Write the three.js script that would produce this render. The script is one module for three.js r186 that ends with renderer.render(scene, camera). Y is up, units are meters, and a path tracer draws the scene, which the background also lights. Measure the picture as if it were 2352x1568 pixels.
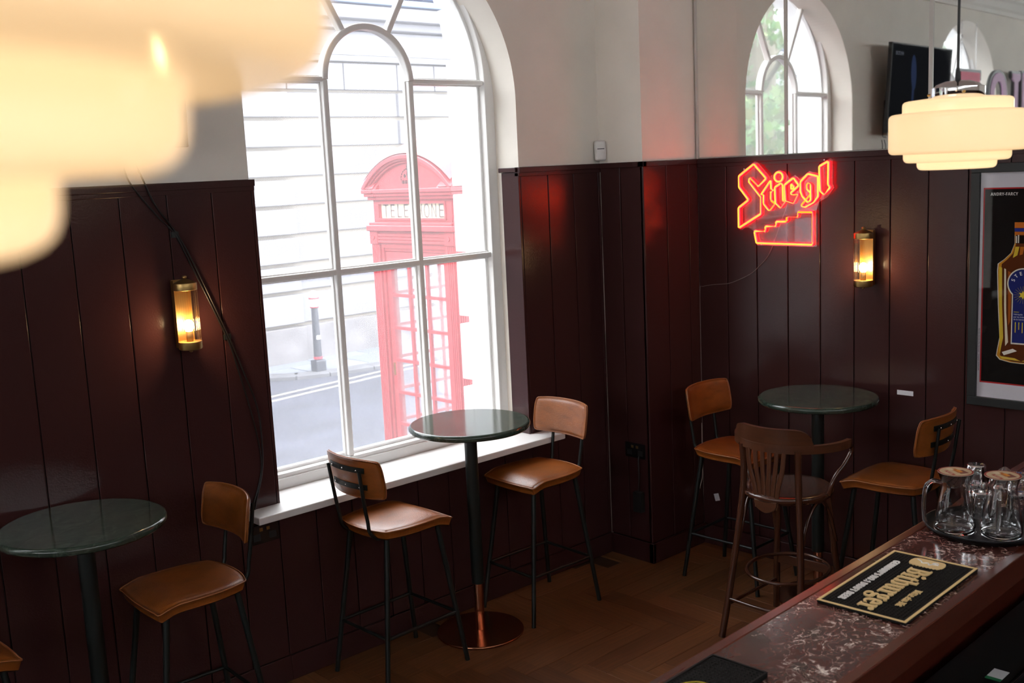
import * as THREE from 'three';
import { RoundedBoxGeometry } from 'three/addons/geometries/RoundedBoxGeometry.js';
import { mergeGeometries, mergeVertices } from 'three/addons/utils/BufferGeometryUtils.js';
import { FontLoader } from 'three/addons/loaders/FontLoader.js';
import { TextGeometry } from 'three/addons/geometries/TextGeometry.js';

// ------------------------------------------------------------------ camera, sky, exposure
const scene = new THREE.Scene();
const renderer = new THREE.WebGLRenderer();
renderer.toneMapping = THREE.LinearToneMapping;
renderer.toneMappingExposure = 1.0;
renderer.shadowMap.enabled = true;

const camera = new THREE.PerspectiveCamera(35.16, 1.5, 0.02, 200);
{ // calibrated: 35 mm lens, 2.3 m above the floor, turned 42.3 deg right of the window normal, 9 deg down
  const right = new THREE.Vector3(0.73375, -0.046455, 0.677828), up = new THREE.Vector3(0.140493, 0.986471, -0.084477), back = new THREE.Vector3(-0.664734, 0.157215, 0.730351);
  const m = new THREE.Matrix4().makeBasis(right, up, back);
  camera.quaternion.setFromRotationMatrix(m);
  camera.position.set(0, 2.3, 0);
  camera.focus = 4.6;
  camera.userData.fStop = 5.6;
}
scene.background = new THREE.Color(0.93, 0.96, 1.0);
scene.backgroundIntensity = 10.5;

// ------------------------------------------------------------------ helpers
const V = (x, y, z) => new THREE.Vector3(x, y, z);
let seed = 7;
const rnd = () => { seed = (seed * 1664525 + 1013904223) >>> 0; return seed / 4294967296; };
const rr = (a, b) => a + (b - a) * rnd();
const lin = (r, g, b) => new THREE.Color().setRGB(r, g, b);
const taken = {};
function numbered(n) { const k = taken[n] = (taken[n] ?? -1) + 1; return k ? `${n}_${String(k).padStart(3, '0')}` : n; }
function mat(o) {
  const { c, ...rest } = o;
  const m = new THREE.MeshPhysicalMaterial({ roughness: 0.6, ...rest });
  if (c) m.color.setRGB(c[0], c[1], c[2]);
  return m;
}
function add(geo, material, name, parent = scene) {
  const g = Array.isArray(geo) ? merge(geo) : geo;
  const m = new THREE.Mesh(g, material);
  m.name = parent === scene ? numbered(name) : name;
  parent.add(m);
  return m;
}
function merge(list) {
  return mergeGeometries(list.map((g) => {
    let q = g.index ? g.toNonIndexed() : g.clone();
    for (const k of Object.keys(q.attributes)) if (!['position', 'normal', 'uv'].includes(k)) q.deleteAttribute(k);
    if (!q.attributes.uv) q.setAttribute('uv', new THREE.BufferAttribute(new Float32Array(q.attributes.position.count * 2), 2));
    return q;
  }));
}
function thing(name, label, category, pos = [0, 0, 0], turn = 0, group) {
  const o = new THREE.Group(); o.name = numbered(name); scene.add(o);
  o.position.set(...pos); o.rotation.y = turn; o.userData = { label, category };
  if (group) o.userData.group = group;
  return o;
}
function tag(o, label, category, group) { o.userData.label = label; o.userData.category = category; if (group) o.userData.group = group; return o; }
function struct(name, label, category, pos = [0, 0, 0], turn = 0) { const o = thing(name, label, category, pos, turn); o.userData.kind = 'structure'; return o; }
function dup(root, pos, turn, label, group) {
  const r = root.clone(); r.name = numbered(root.name.replace(/_\d{3}$/, '')); scene.add(r); r.position.set(...pos); r.rotation.y = turn;
  r.userData = { ...root.userData, label: label ?? root.userData.label }; if (group) r.userData.group = group;
  return r;
}
const at = (g, x, y, z) => g.translate(x, y, z);
// box given by its bounds; uv in metres
function bx(x0, x1, y0, y1, z0, z1, r = 0) {
  const w = x1 - x0, h = y1 - y0, d = z1 - z0;
  const g = r ? new RoundedBoxGeometry(w, h, d, 2, Math.min(r, w / 2.01, h / 2.01, d / 2.01)) : new THREE.BoxGeometry(w, h, d);
  g.translate((x0 + x1) / 2, (y0 + y1) / 2, (z0 + z1) / 2);
  return planarUV(g);
}
function planarUV(g) { // uv in metres by the dominant axis of each face
  if (g.index) g = g.toNonIndexed();
  const p = g.attributes.position, uv = new Float32Array(p.count * 2), a = V(), b = V(), c = V(), n = V();
  for (let i = 0; i < p.count; i += 3) {
    a.fromBufferAttribute(p, i); b.fromBufferAttribute(p, i + 1); c.fromBufferAttribute(p, i + 2);
    n.copy(b).sub(a).cross(c.clone().sub(a));
    const ax = Math.abs(n.x), ay = Math.abs(n.y), az = Math.abs(n.z);
    for (let k = 0; k < 3; k++) {
      const q = [a, b, c][k];
      const [u, v] = ay >= ax && ay >= az ? [q.x, q.z] : ax >= az ? [q.z, q.y] : [q.x, q.y];
      uv[(i + k) * 2] = u; uv[(i + k) * 2 + 1] = v;
    }
  }
  g.setAttribute('uv', new THREE.BufferAttribute(uv, 2));
  return g;
}
function rod(a, b, r0, r1 = r0, seg = 12) {
  const d = b.clone().sub(a), g = new THREE.CylinderGeometry(r1, r0, d.length(), seg);
  g.applyQuaternion(new THREE.Quaternion().setFromUnitVectors(V(0, 1, 0), d.clone().normalize()));
  return g.translate((a.x + b.x) / 2, (a.y + b.y) / 2, (a.z + b.z) / 2);
}
function tube(pts, r, seg = 40, rad = 8, closed = false, tension = 0.5) {
  const c = new THREE.CatmullRomCurve3(pts, closed, 'catmullrom', tension);
  return new THREE.TubeGeometry(c, seg, r, rad, closed);
}
function polyTube(pts, r, rad = 8, round = 0.006) { // polyline with rounded corners
  const path = new THREE.CurvePath(); let prev = null;
  const n = pts.length, closed = pts[0].distanceTo(pts[n - 1]) < 1e-6, P = closed ? pts.slice(0, -1) : pts, m = P.length;
  const cut = (p, q, l) => p.clone().add(q.clone().sub(p).setLength(Math.min(l, p.distanceTo(q) * 0.45)));
  let start = null;
  for (let i = 0; i < m; i++) {
    const p = P[i], hasCorner = closed || (i > 0 && i < m - 1);
    if (!hasCorner) { if (prev) path.add(new THREE.LineCurve3(prev, p)); prev = p; continue; }
    const a = P[(i - 1 + m) % m], b = P[(i + 1) % m], e = cut(p, a, round), f = cut(p, b, round);
    if (prev) path.add(new THREE.LineCurve3(prev, e)); else start = e;
    path.add(new THREE.QuadraticBezierCurve3(e, p, f)); prev = f;
  }
  if (closed) path.add(new THREE.LineCurve3(prev, start));
  // sample by hand so that corners keep their points
  const s = [];
  for (const c of path.curves) { const k = c.isLineCurve3 ? 1 : 4; for (let i = 0; i < k; i++) s.push(c.getPoint(i / k)); }
  if (!closed) s.push(path.curves.at(-1).getPoint(1));
  const L = new (class extends THREE.Curve { getPoint(t, o = V()) { const N = closed ? s.length : s.length - 1, x = Math.min(t, 1) * N, i = Math.min(Math.floor(x), N - 1); return o.lerpVectors(s[i % s.length], s[(i + 1) % s.length], x - i); } getPointAt(t, o) { return this.getPoint(t, o); } })();
  return new THREE.TubeGeometry(L, closed ? s.length : s.length - 1, r, rad, closed);
}
function ribbon(pts, h, th) { // upright flat strap through pts
  const pos = [], idx = [], n = pts.length;
  pts.forEach((p, i) => { const d = pts[Math.min(i + 1, n - 1)].clone().sub(pts[Math.max(i - 1, 0)]).normalize(), o = V(d.z, 0, -d.x).normalize().multiplyScalar(th / 2); for (const [k, y] of [[1, -1], [1, 1], [-1, 1], [-1, -1]]) pos.push(p.x + k * o.x, p.y + y * h / 2, p.z + k * o.z); });
  for (let i = 0; i < n - 1; i++) for (let k = 0; k < 4; k++) { const a = i * 4 + k, b = i * 4 + (k + 1) % 4; idx.push(a, b, a + 4, b, b + 4, a + 4); }
  idx.push(0, 2, 1, 0, 3, 2); const e = (n - 1) * 4; idx.push(e, e + 1, e + 2, e, e + 2, e + 3);
  const g = new THREE.BufferGeometry(); g.setAttribute('position', new THREE.Float32BufferAttribute(pos, 3)); g.setIndex(idx); const q = g.toNonIndexed(); q.computeVertexNormals(); return q;
}
function lathe(profile, seg = 48) { return new THREE.LatheGeometry(profile.map(([r, y]) => new THREE.Vector2(r, y)), seg); }
function extr(shape, depth, bevel = 0, seg = 24) {
  return new THREE.ExtrudeGeometry(shape, { depth, curveSegments: seg, bevelEnabled: bevel > 0, bevelSize: bevel, bevelThickness: bevel, bevelSegments: 2, bevelOffset: -bevel });
}
function polyShape(pts) { const s = new THREE.Shape(); pts.forEach(([x, y], i) => (i ? s.lineTo(x, y) : s.moveTo(x, y))); s.closePath(); return s; }
// closed cushion: fn(u, v, w) maps u, v in [-1, 1] and w = +1 / -1 (upper / lower skin) to a point
function pad(fn, nu = 20, nv = 20) {
  const pos = [], idx = [], uv = [];
  for (const w of [1, -1]) for (let i = 0; i <= nu; i++) for (let j = 0; j <= nv; j++) { const u = i / nu * 2 - 1, v = j / nv * 2 - 1, p = fn(u, v, w); pos.push(...p); uv.push(u * 0.2, v * 0.2); }
  const N = (nu + 1) * (nv + 1), id = (s, i, j) => s * N + i * (nv + 1) + j;
  for (let s = 0; s < 2; s++) for (let i = 0; i < nu; i++) for (let j = 0; j < nv; j++) { const a = id(s, i, j), b = id(s, i + 1, j), c = id(s, i + 1, j + 1), d = id(s, i, j + 1); if (s) idx.push(a, b, c, a, c, d); else idx.push(a, c, b, a, d, c); }
  const skirt = (pts) => { for (let k = 0; k < pts.length - 1; k++) { const [i, j] = pts[k], [i2, j2] = pts[k + 1]; const a = id(0, i, j), b = id(0, i2, j2), c = id(1, i2, j2), d = id(1, i, j); idx.push(a, b, c, a, c, d); } };
  const loop = []; for (let j = 0; j <= nv; j++) loop.push([0, j]); for (let i = 1; i <= nu; i++) loop.push([i, nv]); for (let j = nv - 1; j >= 0; j--) loop.push([nu, j]); for (let i = nu - 1; i >= 0; i--) loop.push([i, 0]);
  skirt(loop);
  let g = new THREE.BufferGeometry();
  g.setAttribute('position', new THREE.Float32BufferAttribute(pos, 3)); g.setAttribute('uv', new THREE.Float32BufferAttribute(uv, 2)); g.setIndex(idx);
  g.computeVertexNormals();
  return g;
}
// noise
const perm = new Uint8Array(512); { let s = 11; const p = [...Array(256).keys()]; for (let i = 255; i > 0; i--) { s = (s * 1103515245 + 12345) & 0x7fffffff; const j = s % (i + 1); [p[i], p[j]] = [p[j], p[i]]; } for (let i = 0; i < 512; i++) perm[i] = p[i & 255]; }
function vnoise(x, y, px = 256, py = 256) { // tiling value noise
  const xi = Math.floor(x), yi = Math.floor(y), f = x - xi, g = y - yi, u = f * f * (3 - 2 * f), v = g * g * (3 - 2 * g);
  const h = (a, b) => perm[perm[((a % px) + px) % px & 255] + (((b % py) + py) % py & 255)] / 255;
  return (h(xi, yi) * (1 - u) + h(xi + 1, yi) * u) * (1 - v) + (h(xi, yi + 1) * (1 - u) + h(xi + 1, yi + 1) * u) * v;
}
function fbm(x, y, o = 4, p = 256) { let s = 0, a = 0.5, k = 1; for (let i = 0; i < o; i++) { s += a * vnoise(x * k, y * k, p * k, p * k); a *= 0.5; k *= 2; } return s; }
function dataTex(n, fn, { srgb = false, rep = 1 } = {}) {
  const d = new Uint8Array(n * n * 4);
  for (let y = 0; y < n; y++) for (let x = 0; x < n; x++) { const c = fn(x / n, y / n), i = (y * n + x) * 4; d[i] = c[0] * 255; d[i + 1] = c[1] * 255; d[i + 2] = c[2] * 255; d[i + 3] = 255; }
  const t = new THREE.DataTexture(d, n, n); t.wrapS = t.wrapT = THREE.RepeatWrapping; t.magFilter = THREE.LinearFilter; t.minFilter = THREE.LinearMipmapLinearFilter; t.repeat.set(rep, rep);
  if (srgb) t.colorSpace = THREE.SRGBColorSpace; t.needsUpdate = true; return t;
}
const cl = (x) => Math.min(1, Math.max(0, x)), mixc = (a, b, t) => a.map((x, i) => x + (b[i] - x) * t), sst = (a, b, x) => { const t = cl((x - a) / (b - a)); return t * t * (3 - 2 * t); };
function canvasTex(w, h, draw) { const c = document.createElement('canvas'); c.width = w; c.height = h; draw(c.getContext('2d'), w, h); const t = new THREE.CanvasTexture(c); t.colorSpace = THREE.SRGBColorSpace; return t; }
const font = await new FontLoader().loadAsync('fonts/droid/droid_sans_bold.typeface.json');
const serif = await new FontLoader().loadAsync('fonts/droid/droid_serif_bold.typeface.json');
const text = (s, size, depth, f = font) => { const g = new TextGeometry(s, { font: f, size, depth, curveSegments: 3, bevelEnabled: false }); g.computeBoundingBox(); const b = g.boundingBox; return g.translate(-(b.min.x + b.max.x) / 2, -(b.min.y + b.max.y) / 2, 0); };

// ------------------------------------------------------------------ textures and materials
const tBump = dataTex(256, (x, y) => { const v = fbm(x * 32, y * 32, 4, 32); return [v, v, v]; });
const tPaint = tBump.clone(); tPaint.repeat.set(7, 7);
const tMottle = dataTex(256, (x, y) => { const v = 0.9 + 0.1 * fbm(x * 8, y * 8, 5, 8); return [v, v, v]; });
const tPlaster = tMottle.clone(); tPlaster.repeat.set(0.6, 0.6);
const tLeather = dataTex(256, (x, y) => { const a = fbm(x * 6, y * 6, 4, 6), b = vnoise(x * 90, y * 90, 90, 90), t = cl(0.72 + 0.5 * (a - 0.45) + 0.06 * b); return [t, t * 0.98, t * 0.95]; });
tLeather.repeat.set(3, 3);
const tLeatherBump = tBump.clone(); tLeatherBump.repeat.set(9, 9);
const tOak = [0, 1, 2].map((k) => dataTex(256, (x, y) => { const w = fbm(x * 3 + k * 7, y * 4 + k * 3, 3, 64), g = fbm(x * 3 + w * 1.2, y * 60 + w * 7, 4, 512), kn = vnoise(x * 5 + k * 31, y * 7 + k * 17); let t = 0.62 + 0.45 * (g - 0.45) + 0.2 * (w - 0.45); if (kn > 0.93) t *= 1 - (kn - 0.93) * 8; return [cl(t), cl(t * 0.97), cl(t * 0.92)]; }));
const tWood = dataTex(256, (x, y) => { const g = fbm(x * 4, y * 60, 4, 64), t = 0.75 + 0.4 * (g - 0.45); return [cl(t), cl(t), cl(t)]; });
const tMarble = dataTex(1024, (x, y) => { // dark oxblood marble: white veins breaking into a web between dark pebbles
  const wx = fbm(x * 6 + 3, y * 6, 5, 6) - 0.47, wy = fbm(x * 6, y * 6 + 9, 5, 6) - 0.47, X = x * 6 + wx * 2.4, Y = y * 6 + wy * 2.4;
  const dens = sst(0.45, 0.6, fbm(x * 3 + 1, y * 3 + 4, 3, 3));
  const cell = (X, Y, n) => { let a = 9, b = 9; const xi = Math.floor(X), yi = Math.floor(Y); for (let i = -1; i < 2; i++) for (let j = -1; j < 2; j++) { const cx = ((xi + i) % n + n) % n, cy = ((yi + j) % n + n) % n, h = perm[perm[cx] + cy], h2 = perm[perm[cx + 97 & 255] + cy], d = Math.hypot(xi + i + h / 255 - X, yi + j + h2 / 255 - Y); if (d < a) { b = a; a = d; } else if (d < b) b = d; } return b - a; };
  const e1 = cell(X * 1.5, Y * 1.5, 9), e2 = cell(X * 5 + wx * 3, Y * 5, 30), r = Math.abs(fbm(X + 4, Y * 1.3, 5, 6) - 0.47);
  const fine = fbm(x * 60, y * 60, 3, 60), rough = sst(0.38, 0.55, fine), band = Math.abs(fbm(x * 2 + y * 2 + wx, (y - x) * 1 + 3 + wy, 4, 256) - 0.47);
  const v = Math.pow(cl(1 - r / 0.009), 0.8) * (0.2 + 0.8 * dens) * (0.5 + 0.5 * rough) + dens * Math.pow(cl(1 - e1 / 0.055), 0.9) * (0.35 + 0.65 * rough) + dens * 0.6 * Math.pow(cl(1 - e2 / 0.08), 1.2) * sst(0.45, 0.6, fbm(x * 9, y * 9 + 5, 3, 9)) + Math.pow(cl(1 - band / 0.03), 0.7) * rough * 0.9 * sst(0.4, 0.55, fbm(x * 8 + 7, y * 8, 3, 8)) + dens * 0.5 * sst(0.53, 0.6, fbm(X * 6, Y * 6, 5, 36)) * rough;
  const base = mixc([0.27, 0.155, 0.14], [0.37, 0.21, 0.19], fbm(X * 2, Y * 2, 4, 12)), b2 = mixc(base, [0.22, 0.16, 0.14], sst(0.52, 0.6, fbm(x * 9 + 3, y * 9, 2, 9)) * 0.8);
  return mixc(b2, [0.96, 0.9, 0.86], cl(v)).map(cl);
}, { srgb: true });
tMarble.repeat.set(1.5, 1.5);
const tGreen = dataTex(512, (x, y) => { // green stone table top
  const w = fbm(x * 6, y * 6, 4, 6), g = fbm(x * 8 + w * 2, y * 22 + w * 5, 5, 64), f = fbm(x * 40, y * 70, 3, 64), v = Math.pow(cl(1 - Math.abs(fbm(x * 6 + w, y * 9 + w * 2, 4, 64) * 2 - 0.95) / 0.09), 2);
  let c = mixc([0.2, 0.27, 0.24], [0.36, 0.44, 0.4], cl(0.9 * g + 0.5 * (f - 0.45))); c = mixc(c, [0.4, 0.36, 0.31], 0.3 * sst(0.5, 0.65, w)); return mixc(c, [0.52, 0.6, 0.56], 0.4 * v).map(cl);
}, { srgb: true });
tGreen.repeat.set(1.6, 1.6);
const tAsphalt = dataTex(512, (x, y) => { const a = fbm(x * 8, y * 8, 4, 8), b = vnoise(x * 200, y * 200, 200, 200); const t = 0.42 + 0.16 * (a - 0.45) + 0.1 * (b - 0.5); return [t, t, t * 1.04].map(cl); }, { srgb: true });
tAsphalt.repeat.set(0.35, 0.35);
const tGranite = dataTex(256, (x, y) => { const b = vnoise(x * 120, y * 120, 120, 120), a = fbm(x * 5, y * 5, 4, 5), t = 0.68 + 0.14 * (b - 0.5) + 0.18 * (a - 0.45); return [t, t * 0.985, t * 0.98].map(cl); }, { srgb: true });
tGranite.repeat.set(0.9, 0.9);
const tOldPaint = dataTex(256, (x, y) => { const a = fbm(x * 10, y * 10, 4, 10), b = sst(0.66, 0.72, fbm(x * 30, y * 40, 3, 40)); return mixc([0.93 + 0.14 * (a - 0.5), 0.95, 0.95], [0.55, 0.75, 0.72], b * 0.6).map(cl); });
tOldPaint.repeat.set(1.5, 1.5);

const M = {
  burgundy: mat({ c: [0.045, 0.0165, 0.0165], roughness: 0.17, bumpMap: tPaint, bumpScale: 0.0003, specularIntensity: 0.75 }),
  burgundyBack: mat({ c: [0.012, 0.004, 0.005], roughness: 0.5 }),
  plaster: mat({ c: [0.85, 0.80, 0.72], roughness: 0.85, map: tPlaster }),
  whitePaint: mat({ c: [0.84, 0.83, 0.81], roughness: 0.3 }),
  sillStone: mat({ c: [0.78, 0.76, 0.74], roughness: 0.35 }),
  ceiling: mat({ c: [0.85, 0.83, 0.79], roughness: 0.9 }),
  glass: mat({ c: [1, 1, 1], roughness: 0.32, transmission: 1, thickness: 0, ior: 1.45, specularIntensity: 0.8 }),
  clearPane: mat({ c: [1, 1, 1], roughness: 0.02, transmission: 1, thickness: 0, ior: 1.45 }),
  mirror: mat({ c: [0.86, 0.88, 0.86], roughness: 0.02, metalness: 1 }),
  strip: mat({ c: [0.6, 0.57, 0.52], roughness: 0.35 }),
  floorBase: mat({ c: [0.05, 0.025, 0.014], roughness: 0.6 }),
  oak: tOak.map((t, k) => [[0.27, 0.108, 0.04], [0.22, 0.085, 0.032], [0.31, 0.128, 0.05]].map((c) => mat({ c, map: t, roughness: 0.42 }))).flat(),
  leather: mat({ c: [0.30, 0.085, 0.013], map: tLeather, clearcoat: 0.15, clearcoatRoughness: 0.3, roughness: 0.36, bumpMap: tLeatherBump, bumpScale: 0.0008 }),
  leatherPipe: mat({ c: [0.30, 0.10, 0.03], roughness: 0.35 }),
  iron: mat({ c: [0.012, 0.016, 0.015], roughness: 0.38, metalness: 0.3 }),
  copper: mat({ c: [0.55, 0.24, 0.14], roughness: 0.22, metalness: 1 }),
  green: mat({ c: [0.5, 0.48, 0.44], map: tGreen, roughness: 0.12 }),
  darkWood: mat({ c: [0.085, 0.028, 0.014], map: tWood, roughness: 0.25, clearcoat: 0.3, clearcoatRoughness: 0.1 }),
  splatWood: mat({ c: [0.1, 0.034, 0.015], map: tWood, roughness: 0.28, clearcoat: 0.3, clearcoatRoughness: 0.1 }),
  mahogany: mat({ c: [0.115, 0.024, 0.013], map: tWood, roughness: 0.26 }),
  marble: mat({ c: [1, 1, 1], map: tMarble, roughness: 0.12 }),
  brass: mat({ c: [0.42, 0.27, 0.1], roughness: 0.36, metalness: 1, bumpMap: tBump, bumpScale: 0.0004 }),
  chrome: mat({ c: [0.85, 0.85, 0.86], roughness: 0.06, metalness: 1 }),
  rodGlass: mat({ c: [1, 0.98, 0.95], roughness: 0.03, transmission: 1, thickness: 0, ior: 1.5 }),
  clearGlass: mat({ c: [1, 1, 1], roughness: 0.0, transmission: 1, thickness: 0.01, ior: 1.6 }),
  acrylic: mat({ c: [1, 0.97, 0.98], roughness: 0.03, transmission: 0.97, thickness: 0, ior: 1.49 }),
  opal: mat({ c: [0.85, 0.76, 0.62], roughness: 1, transmission: 0.6, thickness: 0, specularIntensity: 0.3, clearcoat: 0.6, clearcoatRoughness: 0.12, emissive: lin(1.0, 0.71, 0.4), emissiveIntensity: 0.48 }),
  bulb: mat({ c: [1, 0.9, 0.7], emissive: lin(1, 0.74, 0.42), emissiveIntensity: 30 }),
  neonCore: mat({ c: [1, 0.7, 0.2], emissive: lin(1.0, 0.38, 0.02), emissiveIntensity: 1.7 }),
  neonRed: mat({ c: [0.6, 0.02, 0.02], emissive: lin(1.0, 0.006, 0.012), emissiveIntensity: 15 }),
  black: mat({ c: [0.012, 0.012, 0.012], roughness: 0.5 }),
  trayBlack: mat({ c: [0.006, 0.006, 0.007], roughness: 0.45, specularIntensity: 0.5 }),
  blackGloss: mat({ c: [0.01, 0.01, 0.011], roughness: 0.15 }),
  rubber: mat({ c: [0.008, 0.0075, 0.007], roughness: 0.7, specularIntensity: 0.4 }),
  frameBlack: mat({ c: [0.014, 0.016, 0.016], roughness: 0.4 }),
  paper: mat({ c: [0.72, 0.71, 0.74], roughness: 0.6 }),
  whitePlastic: mat({ c: [0.72, 0.7, 0.68], roughness: 0.35 }),
  cableBlack: mat({ c: [0.01, 0.01, 0.01], roughness: 0.3 }),
  cableWhite: mat({ c: [0.55, 0.5, 0.46], roughness: 0.5 }),
  leadGrey: mat({ c: [0.2, 0.16, 0.15], roughness: 0.5 }),
  gold: mat({ c: [0.8, 0.58, 0.27], roughness: 0.5 }),
  matWhite: mat({ c: [0.85, 0.83, 0.8], roughness: 0.6 }),
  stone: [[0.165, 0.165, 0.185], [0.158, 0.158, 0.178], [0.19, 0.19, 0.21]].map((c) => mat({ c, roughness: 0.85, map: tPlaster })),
  stoneBack: mat({ c: [0.21, 0.19, 0.165], roughness: 0.9 }),
  granite: mat({ c: [0.31, 0.305, 0.325], map: tGranite, roughness: 0.8 }),
  asphalt: mat({ c: [0.225, 0.238, 0.31], map: tAsphalt, roughness: 0.9 }),
  paving: [[0.13, 0.142, 0.17], [0.145, 0.157, 0.185], [0.122, 0.134, 0.162]].map((c) => mat({ c, roughness: 0.85, map: tPlaster })),
  kerb: mat({ c: [0.205, 0.213, 0.24], map: tGranite, roughness: 0.8 }),
  roadLine: mat({ c: [0.3, 0.285, 0.22], roughness: 0.8 }),
  extWhite: mat({ c: [0.72, 0.72, 0.72], roughness: 0.8 }),
  lead: mat({ c: [0.16, 0.22, 0.36], roughness: 0.6 }),
  phoneRed: mat({ c: [0.42, 0.05, 0.06], map: tOldPaint, roughness: 0.35 }),
  phoneDark: mat({ c: [0.06, 0.02, 0.02], roughness: 0.8 }),
  phoneGlass: mat({ c: [0.95, 0.96, 0.98], roughness: 0.08, transmission: 0.9, thickness: 0 }),
  bark: mat({ c: [0.2, 0.17, 0.13], roughness: 0.9, bumpMap: tBump, bumpScale: 0.02 }),
  leaf: mat({ c: [0.11, 0.165, 0.055], roughness: 0.7, transmission: 0.35, thickness: 0, side: THREE.DoubleSide }),
  bollardBlack: mat({ c: [0.03, 0.033, 0.045], roughness: 0.4 }),
  bollardRed: mat({ c: [0.5, 0.03, 0.05], roughness: 0.5 }),
};

// ------------------------------------------------------------------ frames of the two walls and the bar
const ZW = -4.24;                                        // front of the boards on the window wall
const DEL = THREE.MathUtils.degToRad(2.4);               // the mirror wall and the bar stand 2.4 degrees off square
const C0 = V(5.082, 0, -3.92), TM = -(Math.PI / 2 - DEL); // corner of the mirror wall, turn of its frame (x along the wall, z into the room)
const onM = (s, y = 0, out = 0) => [C0.x + s * Math.sin(DEL) - out * Math.cos(DEL), y, C0.z + s * Math.cos(DEL) + out * Math.sin(DEL)];
const CAP = 2.312, CEIL = 3.72;

// ------------------------------------------------------------------ room shell
{ // floor with oak herringbone planks where it shows
  const f = struct('floor', 'dark oak herringbone floor', 'floor');
  add(bx(-7.2, 6, -0.12, -0.012, -4.46, 3.0), M.floorBase, 'subfloor', f);
  const L = 0.62, W = 0.13, geos = [0, 1, 2].map((k) => { const g = new RoundedBoxGeometry(L - 0.0015, 0.012, W - 0.0015, 1, 0.0012); const uv = g.attributes.uv, p = g.attributes.position; for (let i = 0; i < uv.count; i++) uv.setXY(i, p.getX(i) * 1.2 + k * 0.37, p.getZ(i) * 2.4 + k * 0.21); return g; });
  let n = 0;
  for (let i = -40; i < 40; i++) for (let j = -8; j < 9; j++) for (const t of [0, 1]) { // two planks of each pair: one along the bar, one across
    const ax = 3.133 + i * W + j * L, az = -3.453 + i * W - j * L, px = t ? ax + W / 2 : ax + L / 2 + W, pz = t ? az + L / 2 : az + W / 2;
    if (px < 1.6 || px > 5.2 || pz < -4.36 || pz > -1.3 || px + (pz + 4.2) * 0.1 < 1.7 || n >= 290) continue;
    const m = add(geos[n % 3], M.oak[Math.floor(rnd() * 9)], 'plank', f); n++;
    m.position.set(px, -0.006 + rr(-0.0006, 0), pz); m.rotation.y = (t ? Math.PI / 2 : 0) + (rnd() < 0.5 ? Math.PI : 0);
  }
}
const WX = [3.173, -0.03, -3.23];                   // window centres along the window wall
const OPEN = 0.803, SPR = 2.66, SILL = 0.852;
const archHole = (cx, w, y0, ys) => { const h = new THREE.Path(); h.moveTo(cx - w, y0); h.lineTo(cx + w, y0); h.lineTo(cx + w, ys); h.absarc(cx, ys, w, 0, Math.PI, false); h.lineTo(cx - w, y0); return h; };
const wallShape = (x0, x1, y0, y1, w, ys, sill) => { const s = polyShape([[x0, y0], [x1, y0], [x1, y1], [x0, y1]]); for (const c of WX) s.holes.push(archHole(c, w, sill, ys)); return s; };
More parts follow.
